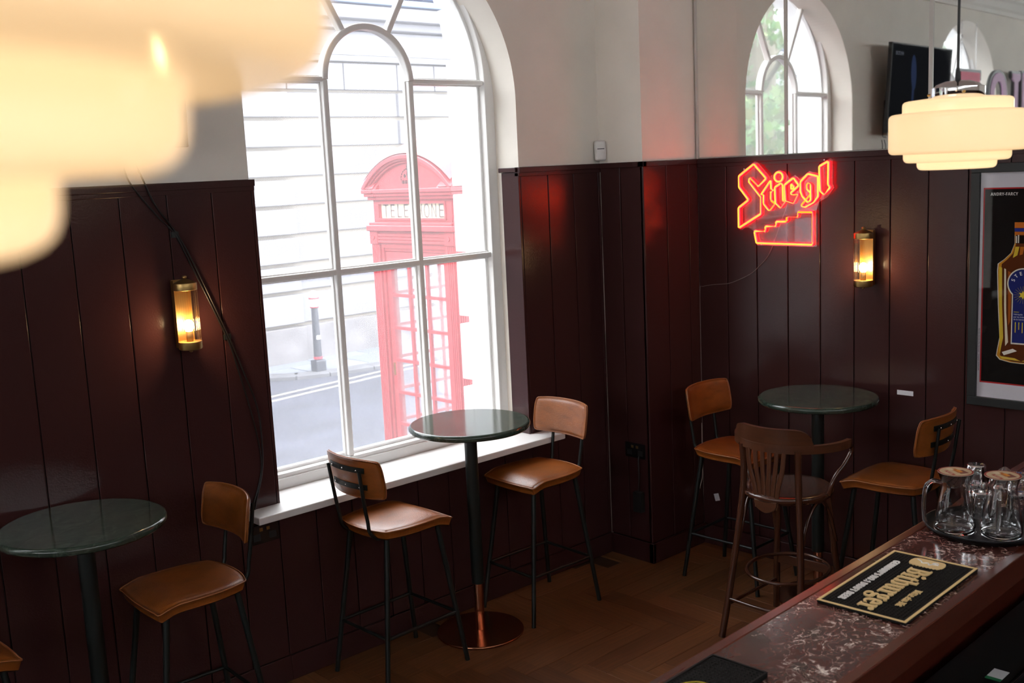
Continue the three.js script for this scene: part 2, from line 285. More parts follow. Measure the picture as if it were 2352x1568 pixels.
{
  const w = struct('wall_window', 'cream plastered wall with tall arched windows', 'wall');
  add(planarUV(extr(wallShape(-7.2, 5.6, 0, CEIL, OPEN, SPR, SILL - 0.02), 0.21, 0, 40).translate(0, 0, -4.462)), M.plaster, 'plaster', w);
  add(planarUV(extr(wallShape(-7.4, 6.5, -0.3, 4.6, 0.785, 2.9, SILL - 0.06), 0.24, 0, 40).translate(0, 0, -4.705)), M.extWhite, 'outer_skin', w);
  // painted stone courses outside beside the near window: their joints show at the edge of the reveal
  const cx = WX[0];
  for (let k = 0; k < 6; k++) for (const s of [-1, 1]) {
    const y0 = 0.735 + k * 0.372, y1 = y0 + 0.325;
    add(bx(s < 0 ? cx - 1.35 : cx + 0.782, s < 0 ? cx - 0.782 : cx + 1.35, y0, y1, -4.79, -4.7, 0.006), M.extWhite, 'stone_course', w);
  }
  for (let k = 0; k < 9; k++) { // arch stones
    const a0 = k / 9 * Math.PI + 0.02, a1 = (k + 1) / 9 * Math.PI - 0.02, s = new THREE.Shape(); s.absarc(0, 0, 0.782, a0, a1, false); s.absarc(0, 0, 1.2, a1, a0, true);
    add(planarUV(extr(s, 0.09, 0.004, 8).translate(cx, 2.93, -4.79)), M.extWhite, 'arch_stone', w);
  }
  const p = struct('wall_pier', 'cream plastered pier standing in the corner', 'wall');
  add(bx(4.612, 5.4, 0, CEIL, -4.3, -3.932), M.plaster, 'plaster', p);
  const r = struct('wall_mirror', 'cream wall behind the mirrors and dark boards', 'wall', onM(0), TM);
  add(bx(-0.4, 7.0, 0, CEIL, -0.2, -0.014), M.plaster, 'plaster', r);
  const l = struct('wall_left', 'cream wall at the far left end of the room', 'wall');
  { const s = polyShape([[-4.46, 0], [3.0, 0], [3.0, CEIL], [-4.46, CEIL]]), q = new THREE.Path(); q.moveTo(-3.6, 2.7); q.lineTo(2.2, 2.7); q.lineTo(2.2, 3.5); q.lineTo(-3.6, 3.5); q.closePath(); s.holes.push(q);
    add(planarUV(extr(s, 0.2, 0, 24).rotateY(-Math.PI / 2).translate(-7.0, 0, 0)), M.plaster, 'plaster', l); }
  const lw = struct('window_4', 'long high window in the left end wall', 'window', [-7.06, 0, 0]);
  for (let k = 0; k <= 5; k++) add(bx(-0.03, 0.03, 2.7, 3.5, -3.6 + k * 1.16 - 0.025, -3.6 + k * 1.16 + 0.025), M.whitePaint, 'mullion', lw);
  for (let k = 0; k < 5; k++) add(new THREE.PlaneGeometry(1.11, 0.78).rotateY(Math.PI / 2).translate(0, 3.1, -3.6 + (k + 0.5) * 1.16), M.clearPane, 'pane', lw);
  const dk = struct('trim_5', 'dark panelling along the left end wall and behind the bar', 'panelling');
  add(bx(-7.0, -6.98, 0, 2.3, -4.2, 2.8), M.burgundy, 'board_run', dk); add(bx(-6.98, 5.3, 0, 2.3, 2.78, 2.8), M.burgundy, 'board_run', dk);
  const b = struct('wall_bar', 'cream wall behind the bar', 'wall');
  { const s = polyShape([[-7.2, 0], [6, 0], [6, CEIL], [-7.2, CEIL]]), h = new THREE.Path(); h.moveTo(-5, 3.06); h.lineTo(4.4, 3.06); h.lineTo(4.4, 3.5); h.lineTo(-5, 3.5); h.closePath(); s.holes.push(h);
    add(planarUV(extr(s, 0.2).translate(0, 0, 2.8)), M.plaster, 'plaster', b); }
  const cw = struct('window_5', 'long high window in the wall behind the bar', 'window', [0, 0, 2.86]);
  for (let k = 0; k <= 8; k++) add(bx(-5 + k * 1.175 - 0.025, -5 + k * 1.175 + 0.025, 3.06, 3.5, -0.03, 0.03), M.whitePaint, 'mullion', cw);
  for (let k = 0; k < 8; k++) add(new THREE.PlaneGeometry(1.12, 0.4).translate(-5 + (k + 0.5) * 1.175, 3.28, 0), M.clearPane, 'pane', cw);
  add(bx(-5, 4.4, 3.06, 3.09, -0.03, 0.03), M.whitePaint, 'rail', cw); add(bx(-5, 4.4, 3.47, 3.5, -0.03, 0.03), M.whitePaint, 'rail', cw);
  const c = struct('ceiling', 'off white ceiling with a moulded cornice', 'ceiling');
  add(bx(-7.3, 6, CEIL, CEIL + 0.2, -4.5, 3.1), M.ceiling, 'slab', c);
  const prof = polyShape([[0, 0], [0.03, 0], [0.035, 0.03], [0.07, 0.05], [0.1, 0.1], [0.14, 0.12], [0.145, 0.15], [0, 0.15]]);
  const g = new THREE.ExtrudeGeometry(prof, { depth: 12.2, bevelEnabled: false });
  g.rotateY(-Math.PI / 2).translate(0, 0, 0); // profile x -> z, depth -> -x
  add(g.translate(5.2, CEIL - 0.15, -4.252), M.ceiling, 'cornice', c);
}
// ------------------------------------------------------------------ dark panelling: every board is a piece
const boardGeo = {};
function board(w, h) { const k = `${w.toFixed(3)}_${h.toFixed(3)}`; return boardGeo[k] ??= planarUV(new RoundedBoxGeometry(w - 0.004, h, 0.014, 1, 0.0035)); }
function panelling(t, xs, y0, y1, z, parentTurn = 0) { // boards between successive xs, front at z
  for (let i = 0; i < xs.length - 1; i++) { const w = xs[i + 1] - xs[i]; const m = add(board(w, y1 - y0), M.burgundy, 'board', t); m.position.set((xs[i] + xs[i + 1]) / 2, (y0 + y1) / 2, z - 0.007); }
  add(bx(xs[0], xs.at(-1), y0, y1, z - 0.02, z - 0.0105), M.burgundyBack, 'backing', t);
}
const steps = (a, b, w) => { const o = [a]; while (o.at(-1) + w < b - 0.01) o.push(o.at(-1) + w); o.push(b); return o; };
{
  const t = struct('trim_1', 'glossy dark burgundy board panelling beside the arched window', 'panelling', [0, 0, ZW]);
  panelling(t, [0.58, 0.78, 0.98, 1.18, 1.38, 1.579, 1.779, 1.98, 2.181, 2.372], 0.12, 2.285, 0);
  panelling(t, [2.372, 2.57, 2.77, 2.97, 3.17, 3.37, 3.57, 3.77, 3.974], 0.12, 0.824, 0);
  panelling(t, [3.974, 4.18, 4.38, 4.58, 4.602], 0.12, 2.285, 0);
  add(bx(0.58, 2.372, 0.0, 0.12, -0.02, 0.012, 0.004), M.burgundy, 'skirting', t);
  add(bx(2.372, 4.6, 0.0, 0.12, -0.02, 0.012, 0.004), M.burgundy, 'skirting', t);
  for (const [a, b] of [[0.58, 2.386], [3.96, 4.61]]) { add(bx(a, b, 2.282, CAP, -0.03, 0.012, 0.003), M.burgundy, 'cap_rail', t); add(bx(a, b, 2.262, 2.283, -0.03, 0.004, 0.003), M.burgundy, 'cap_moulding', t); }
  // boards lining the window jambs
  for (const [a, b] of [[2.372, 2.386], [3.96, 3.974]]) { add(bx(a, b, SILL, 2.285, -0.135, -0.0005, 0.002), M.burgundy, 'jamb_board', t); add(bx(a - (a > 3 ? 0.012 : 0), b + (a > 3 ? 0 : 0.012), 2.286, CAP - 0.0015, -0.145, -0.012, 0.003), M.burgundy, 'jamb_cap', t); }
  const far = struct('trim_2', 'dark burgundy panelling further along the window wall', 'panelling', [0, 0, ZW]);
  for (const [a, b, h] of [[-2.42, -0.84, 2.285], [-0.84, 0.58, 0.82], [-7, -2.42, 0.82]]) add(bx(a, b, 0, h, -0.02, 0), M.burgundy, 'board_run', far);
  add(bx(-2.42, -0.84, 2.285, CAP, -0.03, 0.012), M.burgundy, 'cap_rail', far);
  const p = struct('trim_3', 'dark burgundy boards cladding the corner pier', 'panelling', [0, 0, 0]);
  panelling(p, [4.60, 4.80, 4.998, 5.088], 0.12, 2.285, -3.92);
  add(bx(4.588, 5.085, 0, 0.12, -3.94, -3.905, 0.004), M.burgundy, 'skirting', p);
  add(bx(4.59, 5.08, 2.282, CAP, -3.95, -3.908, 0.003), M.burgundy, 'cap_rail', p);
  for (const [a, b] of [[-4.24, -4.09], [-4.09, -3.92]]) { const m = add(board(b - a, 2.165), M.burgundy, 'board', p); m.rotation.y = -Math.PI / 2; m.position.set(4.607, 1.2025, (a + b) / 2); }
  add(bx(4.588, 4.612, 0, 0.12, -4.23, -3.905, 0.004), M.burgundy, 'skirting', p);
  add(bx(4.59, 4.62, 2.282, CAP, -4.24, -3.908, 0.003), M.burgundy, 'cap_rail', p);
  const m = struct('trim_4', 'glossy dark burgundy boards below the mirrors', 'panelling', onM(0), TM);
  panelling(m, steps(0, 2.35, 0.196), 0.12, 2.285, 0);
  add(bx(2.35, 6.8, 0.12, 2.285, -0.02, 0), M.burgundy, 'board_run', m);
  add(bx(0, 6.8, 0, 0.12, -0.02, 0.014, 0.004), M.burgundy, 'skirting', m);
  add(bx(-0.01, 6.8, 2.282, CAP, -0.03, 0.014, 0.003), M.burgundy, 'cap_rail', m);
  add(bx(0, 6.8, 2.262, 2.283, -0.03, 0.004, 0.003), M.burgundy, 'cap_moulding', m);
}
// ------------------------------------------------------------------ windows
const FC = 0.255, FR = 0.742, FY = 2.765, FZ = -0.205;    // muntin offset, daylight half width, springing, frame plane behind ZW
function makeWindow(name, label) {
  const w = struct(name, label, 'window', [WX[0], 0, ZW]);
  const ring = polyShape([[-0.8, SILL], [0.8, SILL], [0.8, FY]]); { const s = new THREE.Shape(); s.moveTo(-0.815, SILL - 0.01); s.lineTo(0.815, SILL - 0.01); s.lineTo(0.815, FY); s.absarc(0, FY, 0.815, 0, Math.PI, false); s.closePath(); s.holes.push(archHole(0, FR, 0.925, FY)); void ring;
    add(planarUV(extr(s, 0.05, 0.004, 36).translate(0, 0, FZ - 0.035)), M.whitePaint, 'frame', w); }
  { const s = new THREE.Shape(); s.moveTo(-0.775, 0.9); s.lineTo(0.775, 0.9); s.lineTo(0.775, FY); s.absarc(0, FY, 0.775, 0, Math.PI, false); s.closePath(); s.holes.push(archHole(0, FR - 0.018, 0.942, FY));
    add(planarUV(extr(s, 0.02, 0.003, 36).translate(0, 0, FZ - 0.048)), M.whitePaint, 'glazing_bead', w); }
  add(bx(-0.8, 0.8, SILL, 0.905, FZ - 0.03, FZ + 0.03, 0.006), M.whitePaint, 'bottom_rail', w);
  const bar = (x0, x1, y0, y1) => merge([bx(x0, x1, y0, y1, FZ - 0.03, FZ + 0.012, 0.006), bx(x0 - (x1 - x0 < 0.1 ? 0.007 : 0), x1 + (x1 - x0 < 0.1 ? 0.007 : 0), y0 - (y1 - y0 < 0.1 ? 0.007 : 0), y1 + (y1 - y0 < 0.1 ? 0.007 : 0), FZ - 0.034, FZ - 0.012, 0.003)]);
  for (const s of [-1, 1]) add(bar(s * FC - 0.015, s * FC + 0.015, 0.925, FY), M.whitePaint, 'muntin', w);
  add(bar(-FR, FR, 1.833, 1.861).translate(0, 0, -0.0012), M.whitePaint, 'transom', w);
  for (const s of [-1, 1]) add(bar(s < 0 ? -FR : FC, s < 0 ? -FC : FR, FY - 0.012, FY + 0.012), M.whitePaint, 'glazing_bar', w);
  { const s = new THREE.Shape(); s.absarc(0, FY, FC + 0.016, 0, Math.PI, false); s.absarc(0, FY, FC - 0.016, Math.PI, 0, true); add(planarUV(extr(s, 0.042, 0.006, 24).translate(0, 0, FZ - 0.03)), M.whitePaint, 'arched_muntin', w); }
  for (const a of [60, 120]) { const r = THREE.MathUtils.degToRad(a), g = bx(FC, FR + 0.01, -0.015, 0.015, FZ - 0.03, FZ + 0.012, 0.006).rotateZ(r).translate(0, FY, 0); add(g, M.whitePaint, 'radial_muntin', w); }
  const pane = (s) => add(new THREE.ShapeGeometry(s, 24).translate(0, 0, FZ - 0.022), M.glass, 'pane', w);
  for (const [a, b] of [[-FR, -FC], [-FC, FC], [FC, FR]]) for (const [c, d] of [[0.93, 1.847], [1.847, FY]]) pane(polyShape([[a, c], [b, c], [b, d], [a, d]]));
  { const s = new THREE.Shape(); s.absarc(0, FY, FC, 0, Math.PI, false); s.closePath(); pane(s); }
  for (const [a, b] of [[0, 60], [60, 120], [120, 180]]) { const r = Math.PI / 180, s = new THREE.Shape(); s.absarc(0, FY, FR, a * r, b * r, false); s.absarc(0, FY, FC, b * r, a * r, true); s.closePath(); pane(s); }
  { const s = polyShape([[-0.973, 0.135], [0.927, 0.135], [0.927, 0], [0.79, 0], [0.79, -0.23], [-0.79, -0.23], [-0.79, 0], [-0.973, 0]].map(([x, z]) => [x, -z]));
    const g = extr(s, 0.024, 0.005); g.rotateX(-Math.PI / 2).translate(0, SILL - 0.027, 0); // shape y = -z turns into +z... placed flat
    add(planarUV(g), M.sillStone, 'sill', w); }
  return w;
}
const win1 = makeWindow('window_1', 'tall arched window with white glazing bars and pale stone sill');
['window beyond the television, seen only in the mirror', 'arched window at the far end of the window wall'].forEach((l, i) => {
  const w = win1.clone(); w.name = `window_${i + 2}`; w.position.set(WX[i + 1], 0, ZW); w.userData = { ...win1.userData, label: i ? l : 'tall arched ' + l }; scene.add(w);
});

// ------------------------------------------------------------------ mirrors above the panelling
{
  const panels = [[0.012, 0.575, 'mirror panel next to the plastered pier'], [0.59, 1.365, 'middle mirror panel above the glowing sign'], [1.385, 2.6, 'mirror panel behind the pendant lamp']];
  for (const [a, b, l] of panels) { const o = thing('wall_mirror_panel', 'tall frameless ' + l, 'mirror', onM(0), TM, 'mirrors above the panelling'); add(bx(a, b, CAP + 0.004, CEIL - 0.16, -0.012, -0.004, 0.001), M.mirror, 'mirror_glass', o); }
  for (const [s, w, l] of [[0.004, 0.012, 'thin metal strip edging the mirror beside the pier'], [0.5825, 0.016, 'thin metal strip between the first two mirror panels'], [1.375, 0.02, 'metal strip between the mirrors behind the pendant lamp']]) tag(add(bx(s - w / 2, s + w / 2, CAP, CEIL - 0.16, -0.012, 0.003, 0.001).rotateY(TM).translate(...onM(0)), M.strip, 'mirror_strip'), l, 'strip');
}

// ------------------------------------------------------------------ furniture
function makeStool() {
  const t = thing('bar_stool', '', 'bar stool');
  const k = (u) => (u < 0 ? 0.62 : 0.2), sq = (u, v) => [u * Math.sqrt(1 - k(u) * v * v / 2), v * Math.sqrt(1 - k(u) * u * u / 2)];
  const seatTop = (x, z) => 0.752 - 0.024 * sst(0.08, 0.21, x) ** 2 - 0.006 * Math.exp(-((x + 0.02) ** 2 + z * z) / 0.012);
  const seat = add(pad((u, v, w) => { const [a, b] = sq(u, v), x = a * 0.205, z = b * 0.2, e = Math.max(Math.abs(u), Math.abs(v)), round = Math.pow(cl(1 - Math.pow(e, 7)), 0.5), f = 1 - (w > 0 ? 0.0 : 0.05); return [x * f, w > 0 ? seatTop(x, z) - 0.014 + 0.014 * round : seatTop(x, z) - 0.047 - 0.012 * round, z * f]; }, 32, 32), M.leather, 'seat', t);
  const ring = []; for (const [u, v] of [...Array(10).keys()].map((i) => [-1 + i / 5, -1]).concat([...Array(10).keys()].map((i) => [1, -1 + i / 5]), [...Array(10).keys()].map((i) => [1 - i / 5, 1]), [...Array(10).keys()].map((i) => [-1, 1 - i / 5]))) { const [a, b] = sq(u, v); ring.push(V(a * 0.206, seatTop(a * 0.205, b * 0.2) - 0.0115, b * 0.201)); }
  add(tube(ring, 0.0032, 160, 6, true), M.leatherPipe, 'piping', seat);
  const RB = 0.42, tilt = 0.16, bp = (u, v, o) => { const s = Math.sqrt(1 - 0.26 * v ** 4 / 2), q = Math.sqrt(1 - 0.3 * u ** 4 / 2), a = u * s * 0.205 / RB, y = v * q * 0.092; const n = RB - o; return [-0.235 - tilt * y + RB - n * Math.cos(a), 0.985 + y, n * Math.sin(a)]; };
  const back = add(pad((u, v, w) => { const e = Math.max(Math.abs(u), Math.abs(v)), r = Math.pow(cl(1 - Math.pow(e, 6)), 0.5); return bp(u, v, w > 0 ? 0.006 + 0.012 * r : -0.006 - 0.004 * r); }, 26, 16), M.leather, 'backrest', t);
  const br = []; for (let i = 0; i < 40; i++) { const q = i / 10, [u, v] = q < 1 ? [-1 + 2 * q, -1] : q < 2 ? [1, -1 + 2 * (q - 1)] : q < 3 ? [1 - 2 * (q - 2), 1] : [-1, 1 - 2 * (q - 3)]; br.push(V(...bp(u * 1.005, v * 1.005, 0.004))); }
  add(tube(br, 0.0028, 140, 6, true), M.leatherPipe, 'piping', back);
  const foot = (sx, sz) => V(sx * 0.24, 0, sz * 0.195), top = (sx, sz) => V(sx * 0.145, 0.705, sz * 0.135), lerp = (sx, sz, y) => foot(sx, sz).lerp(top(sx, sz), y / 0.705);
  for (const sx of [-1, 1]) for (const sz of [-1, 1]) add(rod(foot(sx, sz), top(sx, sz), 0.0115, 0.0125, 12), M.iron, 'leg', t);
  for (const s of [-1, 1]) { add(rod(lerp(-1, s, 0.25), lerp(1, s, 0.25), 0.0075), M.iron, 'stretcher', t); add(rod(lerp(s, -1, 0.25), lerp(s, 1, 0.25), 0.0075), M.iron, 'stretcher', t); }
  add([rod(V(-0.145, 0.698, -0.135), V(0.145, 0.698, -0.135), 0.01), rod(V(-0.145, 0.698, 0.135), V(0.145, 0.698, 0.135), 0.01), rod(V(-0.145, 0.698, -0.135), V(-0.145, 0.698, 0.135), 0.01), rod(V(0.145, 0.698, -0.135), V(0.145, 0.698, 0.135), 0.01)], M.iron, 'seat_frame', t);
  for (const s of [-1, 1]) add(tube([V(-0.12, 0.704, s * 0.105), V(-0.17, 0.698, s * 0.105), V(-0.212, 0.735, s * 0.105), V(-0.222, 0.79, s * 0.107), V(-0.236, 0.87, s * 0.11), V(-0.257, 1.03, s * 0.115)], 0.0085, 40, 8), M.iron, 'back_upright', t);
  for (const y of [-0.035, 0.045]) {
    const pts = []; for (let i = -4; i <= 4; i++) { const p = bp(i / 4 * 0.6, y / 0.092, -0.014); pts.push(V(...p)); }
    const g = ribbon(pts, 0.024, 0.004); const st = add(g, M.iron, 'back_strap', t);
    for (const q of [-0.42, 0, 0.42]) { const p = bp(q, y / 0.092, -0.022); add(new THREE.SphereGeometry(0.004, 8, 6).translate(...p), M.chrome, 'rivet', st); }
  }
  return t;
}
const stool = makeStool();
stool.userData.label = 'tan leather bar stool at the window table with its slatted back to the room'; stool.userData.group = 'leather bar stools';
stool.position.set(2.81, 0, -3.965); stool.rotation.y = 0.03;
dup(stool, [3.76, 0, -3.99], Math.PI - 0.02, 'tan leather bar stool in front of the right end of the window sill');
dup(stool, [1.765, 0, -3.93], Math.PI - 0.03, 'tan leather bar stool at the table below the wall lamp left of the window');
dup(stool, [0.865, 0, -3.93], 0.05, 'tan leather bar stool on the far side of the table left of the window');
dup(stool, [4.765, 0, -3.43], -Math.PI / 2 + 0.03, 'tan leather bar stool against the pier, below the glowing sign');
dup(stool, [4.79, 0, -2.52], Math.PI / 2 + 0.05, 'tan leather bar stool between the corner table and the bar, below the framed poster');

function makeTable() {
  const t = thing('bar_table', '', 'bar table');
  const H = 1.088, R = 0.3;
  const prof = [[0, H - 0.032], [R - 0.02, H - 0.032]]; for (let i = 0; i <= 10; i++) { const a = -Math.PI / 2 + i / 10 * Math.PI; prof.push([R - 0.014 + 0.014 * Math.cos(a), H - 0.016 + 0.016 * Math.sin(a)]); } prof.push([0, H]);
  const g = planarUV(lathe(prof, 72)); add(g, M.green, 'tabletop', t);
  add(bx(-0.13, 0.13, H - 0.042, H - 0.032, -0.13, 0.13, 0.003), M.iron, 'top_plate', t);
  add(lathe([[0, 0.26], [0.0315, 0.26], [0.0315, H - 0.04], [0, H - 0.04]], 32), M.iron, 'pole', t);
  add(lathe([[0, 0.012], [0.024, 0.012], [0.024, 0.262], [0, 0.262]], 32), M.copper, 'pole_sleeve', t);
  add(lathe([[0, 0], [0.217, 0], [0.22, 0.003], [0.22, 0.009], [0.216, 0.013], [0, 0.015]], 64), M.copper, 'base', t);
  return t;
}
const table = makeTable();
table.userData.label = 'round green marble bar table standing in front of the arched window'; table.userData.group = 'green marble bar tables'; table.position.set(3.31, 0, -3.975);
dup(table, [1.39, 0, -3.935], 0.6, 'round green marble bar table below the wall lamp left of the window');
dup(table, [4.77, 0, -2.94], 1.3, 'round green marble bar table in the corner below the glowing sign');

{ // bentwood bar chair with arms, local +x is forward
  const t = thing('bentwood_bar_chair', 'dark bentwood bar chair with slatted fan back and curved arms', 'bar chair', [4.33, 0, -2.835], THREE.MathUtils.degToRad(4));
  const SH = 0.765; t.scale.y = 0.965;
  add(lathe([[0, SH - 0.045], [0.19, SH - 0.045], [0.212, SH - 0.03], [0.216, SH - 0.012], [0.205, SH], [0.17, SH - 0.004], [0, SH - 0.01]], 48).scale(1, 1, 1), M.darkWood, 'seat', t);
  for (const s of [-1, 1]) {
    add(tube([V(-0.26, 0, s * 0.215), V(-0.222, 0.25, s * 0.19), V(-0.18, 0.55, s * 0.165), V(-0.16, 0.75, s * 0.148), V(-0.157, 0.9, s * 0.143), V(-0.164, 1.0, s * 0.146)], 0.0165, 50, 12), M.darkWood, 'rear_leg', t);
    add(tube([V(0.22, 0, s * 0.19), V(0.185, 0.3, s * 0.165), V(0.145, 0.73, s * 0.13)], 0.0165, 30, 12), M.darkWood, 'front_leg', t);
    add(tube([V(0.085, 0.992, s * 0.272), V(0.11, 0.98, s * 0.272), V(0.115, 0.95, s * 0.268), V(0.08, 0.9, s * 0.255), V(0.035, 0.85, s * 0.235), V(0.012, 0.8, s * 0.222), V(0.01, 0.75, s * 0.208)], 0.0115, 60, 10), M.darkWood, 'arm_support', t);
    add(tube([V(-0.185, 0.47, s * 0.168), V(-0.12, 0.62, s * 0.165), V(-0.06, 0.7, s * 0.17), V(0.04, 0.7, s * 0.16), V(0.12, 0.62, s * 0.155), V(0.175, 0.46, s * 0.165)], 0.0095, 40, 8), M.darkWood, 'corner_brace', t);
  }
  // curved crest rail that runs out into the arms
  const crest = (y0, y1, amax, R, th, lean, drop) => { const n = 48, pos = [], idx = []; for (let i = 0; i <= n; i++) { const a = (i / n * 2 - 1) * amax, e = Math.abs(i / n * 2 - 1), h = drop(e); for (const [r, y] of [[R, y0], [R, y0 + (y1 - y0) * h], [R + th, y0 + (y1 - y0) * h], [R + th, y0]]) pos.push(0.075 - r * Math.cos(a) * 1.0 - lean * (y - y0), y, r * Math.sin(a)); }
    for (let i = 0; i < n; i++) for (let k = 0; k < 4; k++) { const a = i * 4 + k, b = i * 4 + (k + 1) % 4; idx.push(a, b, a + 4, b, b + 4, a + 4); } idx.push(0, 2, 1, 0, 3, 2, n * 4, n * 4 + 1, n * 4 + 2, n * 4, n * 4 + 2, n * 4 + 3);
    const g = new THREE.BufferGeometry(); g.setAttribute('position', new THREE.Float32BufferAttribute(pos, 3)); g.setIndex(idx); const q = g.toNonIndexed(); q.computeVertexNormals(); return planarUV(q); };
  add(crest(0.985, 1.025, 1.62, 0.262, 0.024, 0, () => 1), M.splatWood, 'arm_rail', t);
  add(crest(1.02, 1.105, 0.8, 0.262, 0.022, 0.12, (e) => 0.15 + 0.85 * Math.pow(cl(1 - Math.pow(e, 7)), 0.6)), M.splatWood, 'crest_rail', t);
  // fan of slats
  for (let i = -2.5; i <= 2.5; i++) { const g = tube([V(-0.195, 0.99, i * 0.038), V(-0.2, 0.9, i * 0.034), V(-0.195, 0.8, i * 0.024), V(-0.197, 0.7, i * 0.019)], 0.0125, 20, 8); g.translate(0.2, 0, 0).scale(0.4, 1, 1).translate(-0.2, 0, 0); add(g, M.splatWood, 'slat', t); }
  { const s = new THREE.Shape(); s.moveTo(-0.06, 0.74); s.lineTo(0.06, 0.74); s.quadraticCurveTo(0.062, 0.69, 0.0, 0.678); s.quadraticCurveTo(-0.062, 0.69, -0.06, 0.74); add(planarUV(extr(s, 0.012, 0.003).rotateY(-Math.PI / 2).translate(-0.195, 0, 0)), M.splatWood, 'splat_base', t); }
  const hoop = (y, rx, rz, r) => { const p = []; for (let i = 0; i < 24; i++) { const a = i / 24 * 2 * Math.PI; p.push(V(Math.cos(a) * rx, y, Math.sin(a) * rz)); } return tube(p, r, 72, 8, true); };
  add(hoop(0.33, 0.215, 0.19, 0.0095), M.darkWood, 'foot_hoop', t);
  for (const s of [-1, 1]) add(rod(V(-0.235, 0.17, s * 0.196), V(0.2, 0.17, s * 0.175), 0.009), M.darkWood, 'stretcher', t);
  add(tube([V(-0.232, 0.2, -0.194), V(-0.25, 0.2, 0), V(-0.232, 0.2, 0.194)], 0.009, 20, 8), M.darkWood, 'stretcher', t);
  add(bx(0.176, 0.19, 0.27, 0.32, -0.165, 0.165, 0.003), M.darkWood, 'front_foot_rail', t);
}

// ------------------------------------------------------------------ wall lamps
function makeSconce() {
  const t = thing('wall_lamp', '', 'wall lamp');
  const R = 0.047, cz = 0.085;
  add(merge([bx(-0.036, 0.036, -0.14, 0.142, 0.03, 0.036, 0.001), bx(-0.037, -0.034, -0.14, 0.14, 0.03, 0.055, 0.001), bx(0.034, 0.037, -0.14, 0.14, 0.03, 0.055, 0.001)]), M.brass, 'back_plate', t);
  for (const y of [-0.11, 0.115]) add(new THREE.CylinderGeometry(0.008, 0.008, 0.032, 14).rotateX(Math.PI / 2).translate(0, y, 0.016), M.brass, 'wall_stud', t);
  const top = add(lathe([[0, 0.10], [R, 0.10], [R + 0.001, 0.102], [R + 0.001, 0.128], [R - 0.003, 0.131], [0.012, 0.146], [0, 0.147]], 40).translate(0, 0, cz), M.brass, 'top_cap', t);
  add(lathe([[0, 0.146], [0.006, 0.147], [0.01, 0.151], [0.01, 0.156], [0.006, 0.16], [0, 0.161]], 20).translate(0, 0, cz), M.brass, 'finial', top);
  const bot = add(lathe([[0, -0.112], [R, -0.112], [R + 0.001, -0.114], [R + 0.001, -0.142], [R - 0.004, -0.146], [0, -0.147]], 40).translate(0, 0, cz), M.brass, 'bottom_cap', t);
  add(lathe([[0, -0.158], [0.006, -0.157], [0.008, -0.152], [0.005, -0.147], [0, -0.147]], 20).translate(0, 0, cz), M.brass, 'finial', bot);
  for (let i = 0; i <= 16; i++) { const a = -0.25 + i / 16 * (Math.PI + 0.5); add(new THREE.CylinderGeometry(0.0046, 0.0046, 0.212, 10).translate(Math.cos(a) * (R - 0.005), -0.006, cz + Math.sin(a) * (R - 0.005)), M.rodGlass, 'glass_rod', t); }
  add(lathe([[0, -0.112], [0.014, -0.112], [0.014, -0.072], [0, -0.07]], 20).translate(0, 0, cz), M.brass, 'bulb_holder', t);
  add(new THREE.SphereGeometry(0.021, 20, 14).scale(1, 1.25, 1).translate(0, -0.048, cz), M.bulb, 'bulb', t);
  const l = new THREE.PointLight(lin(1, 0.62, 0.3), 0.34); l.position.set(0, -0.048, cz); l.castShadow = true; l.shadow.radius = 1; t.add(l);
  return t;
}
const sconce = makeSconce();
sconce.userData.label = 'brass wall lamp with glass rods on the panelling left of the window'; sconce.userData.group = 'brass wall lamps'; sconce.position.set(1.985, 1.775, ZW);
dup(sconce, onM(1.075, 1.77, 0), TM, 'brass wall lamp with glass rods between the glowing sign and the poster');

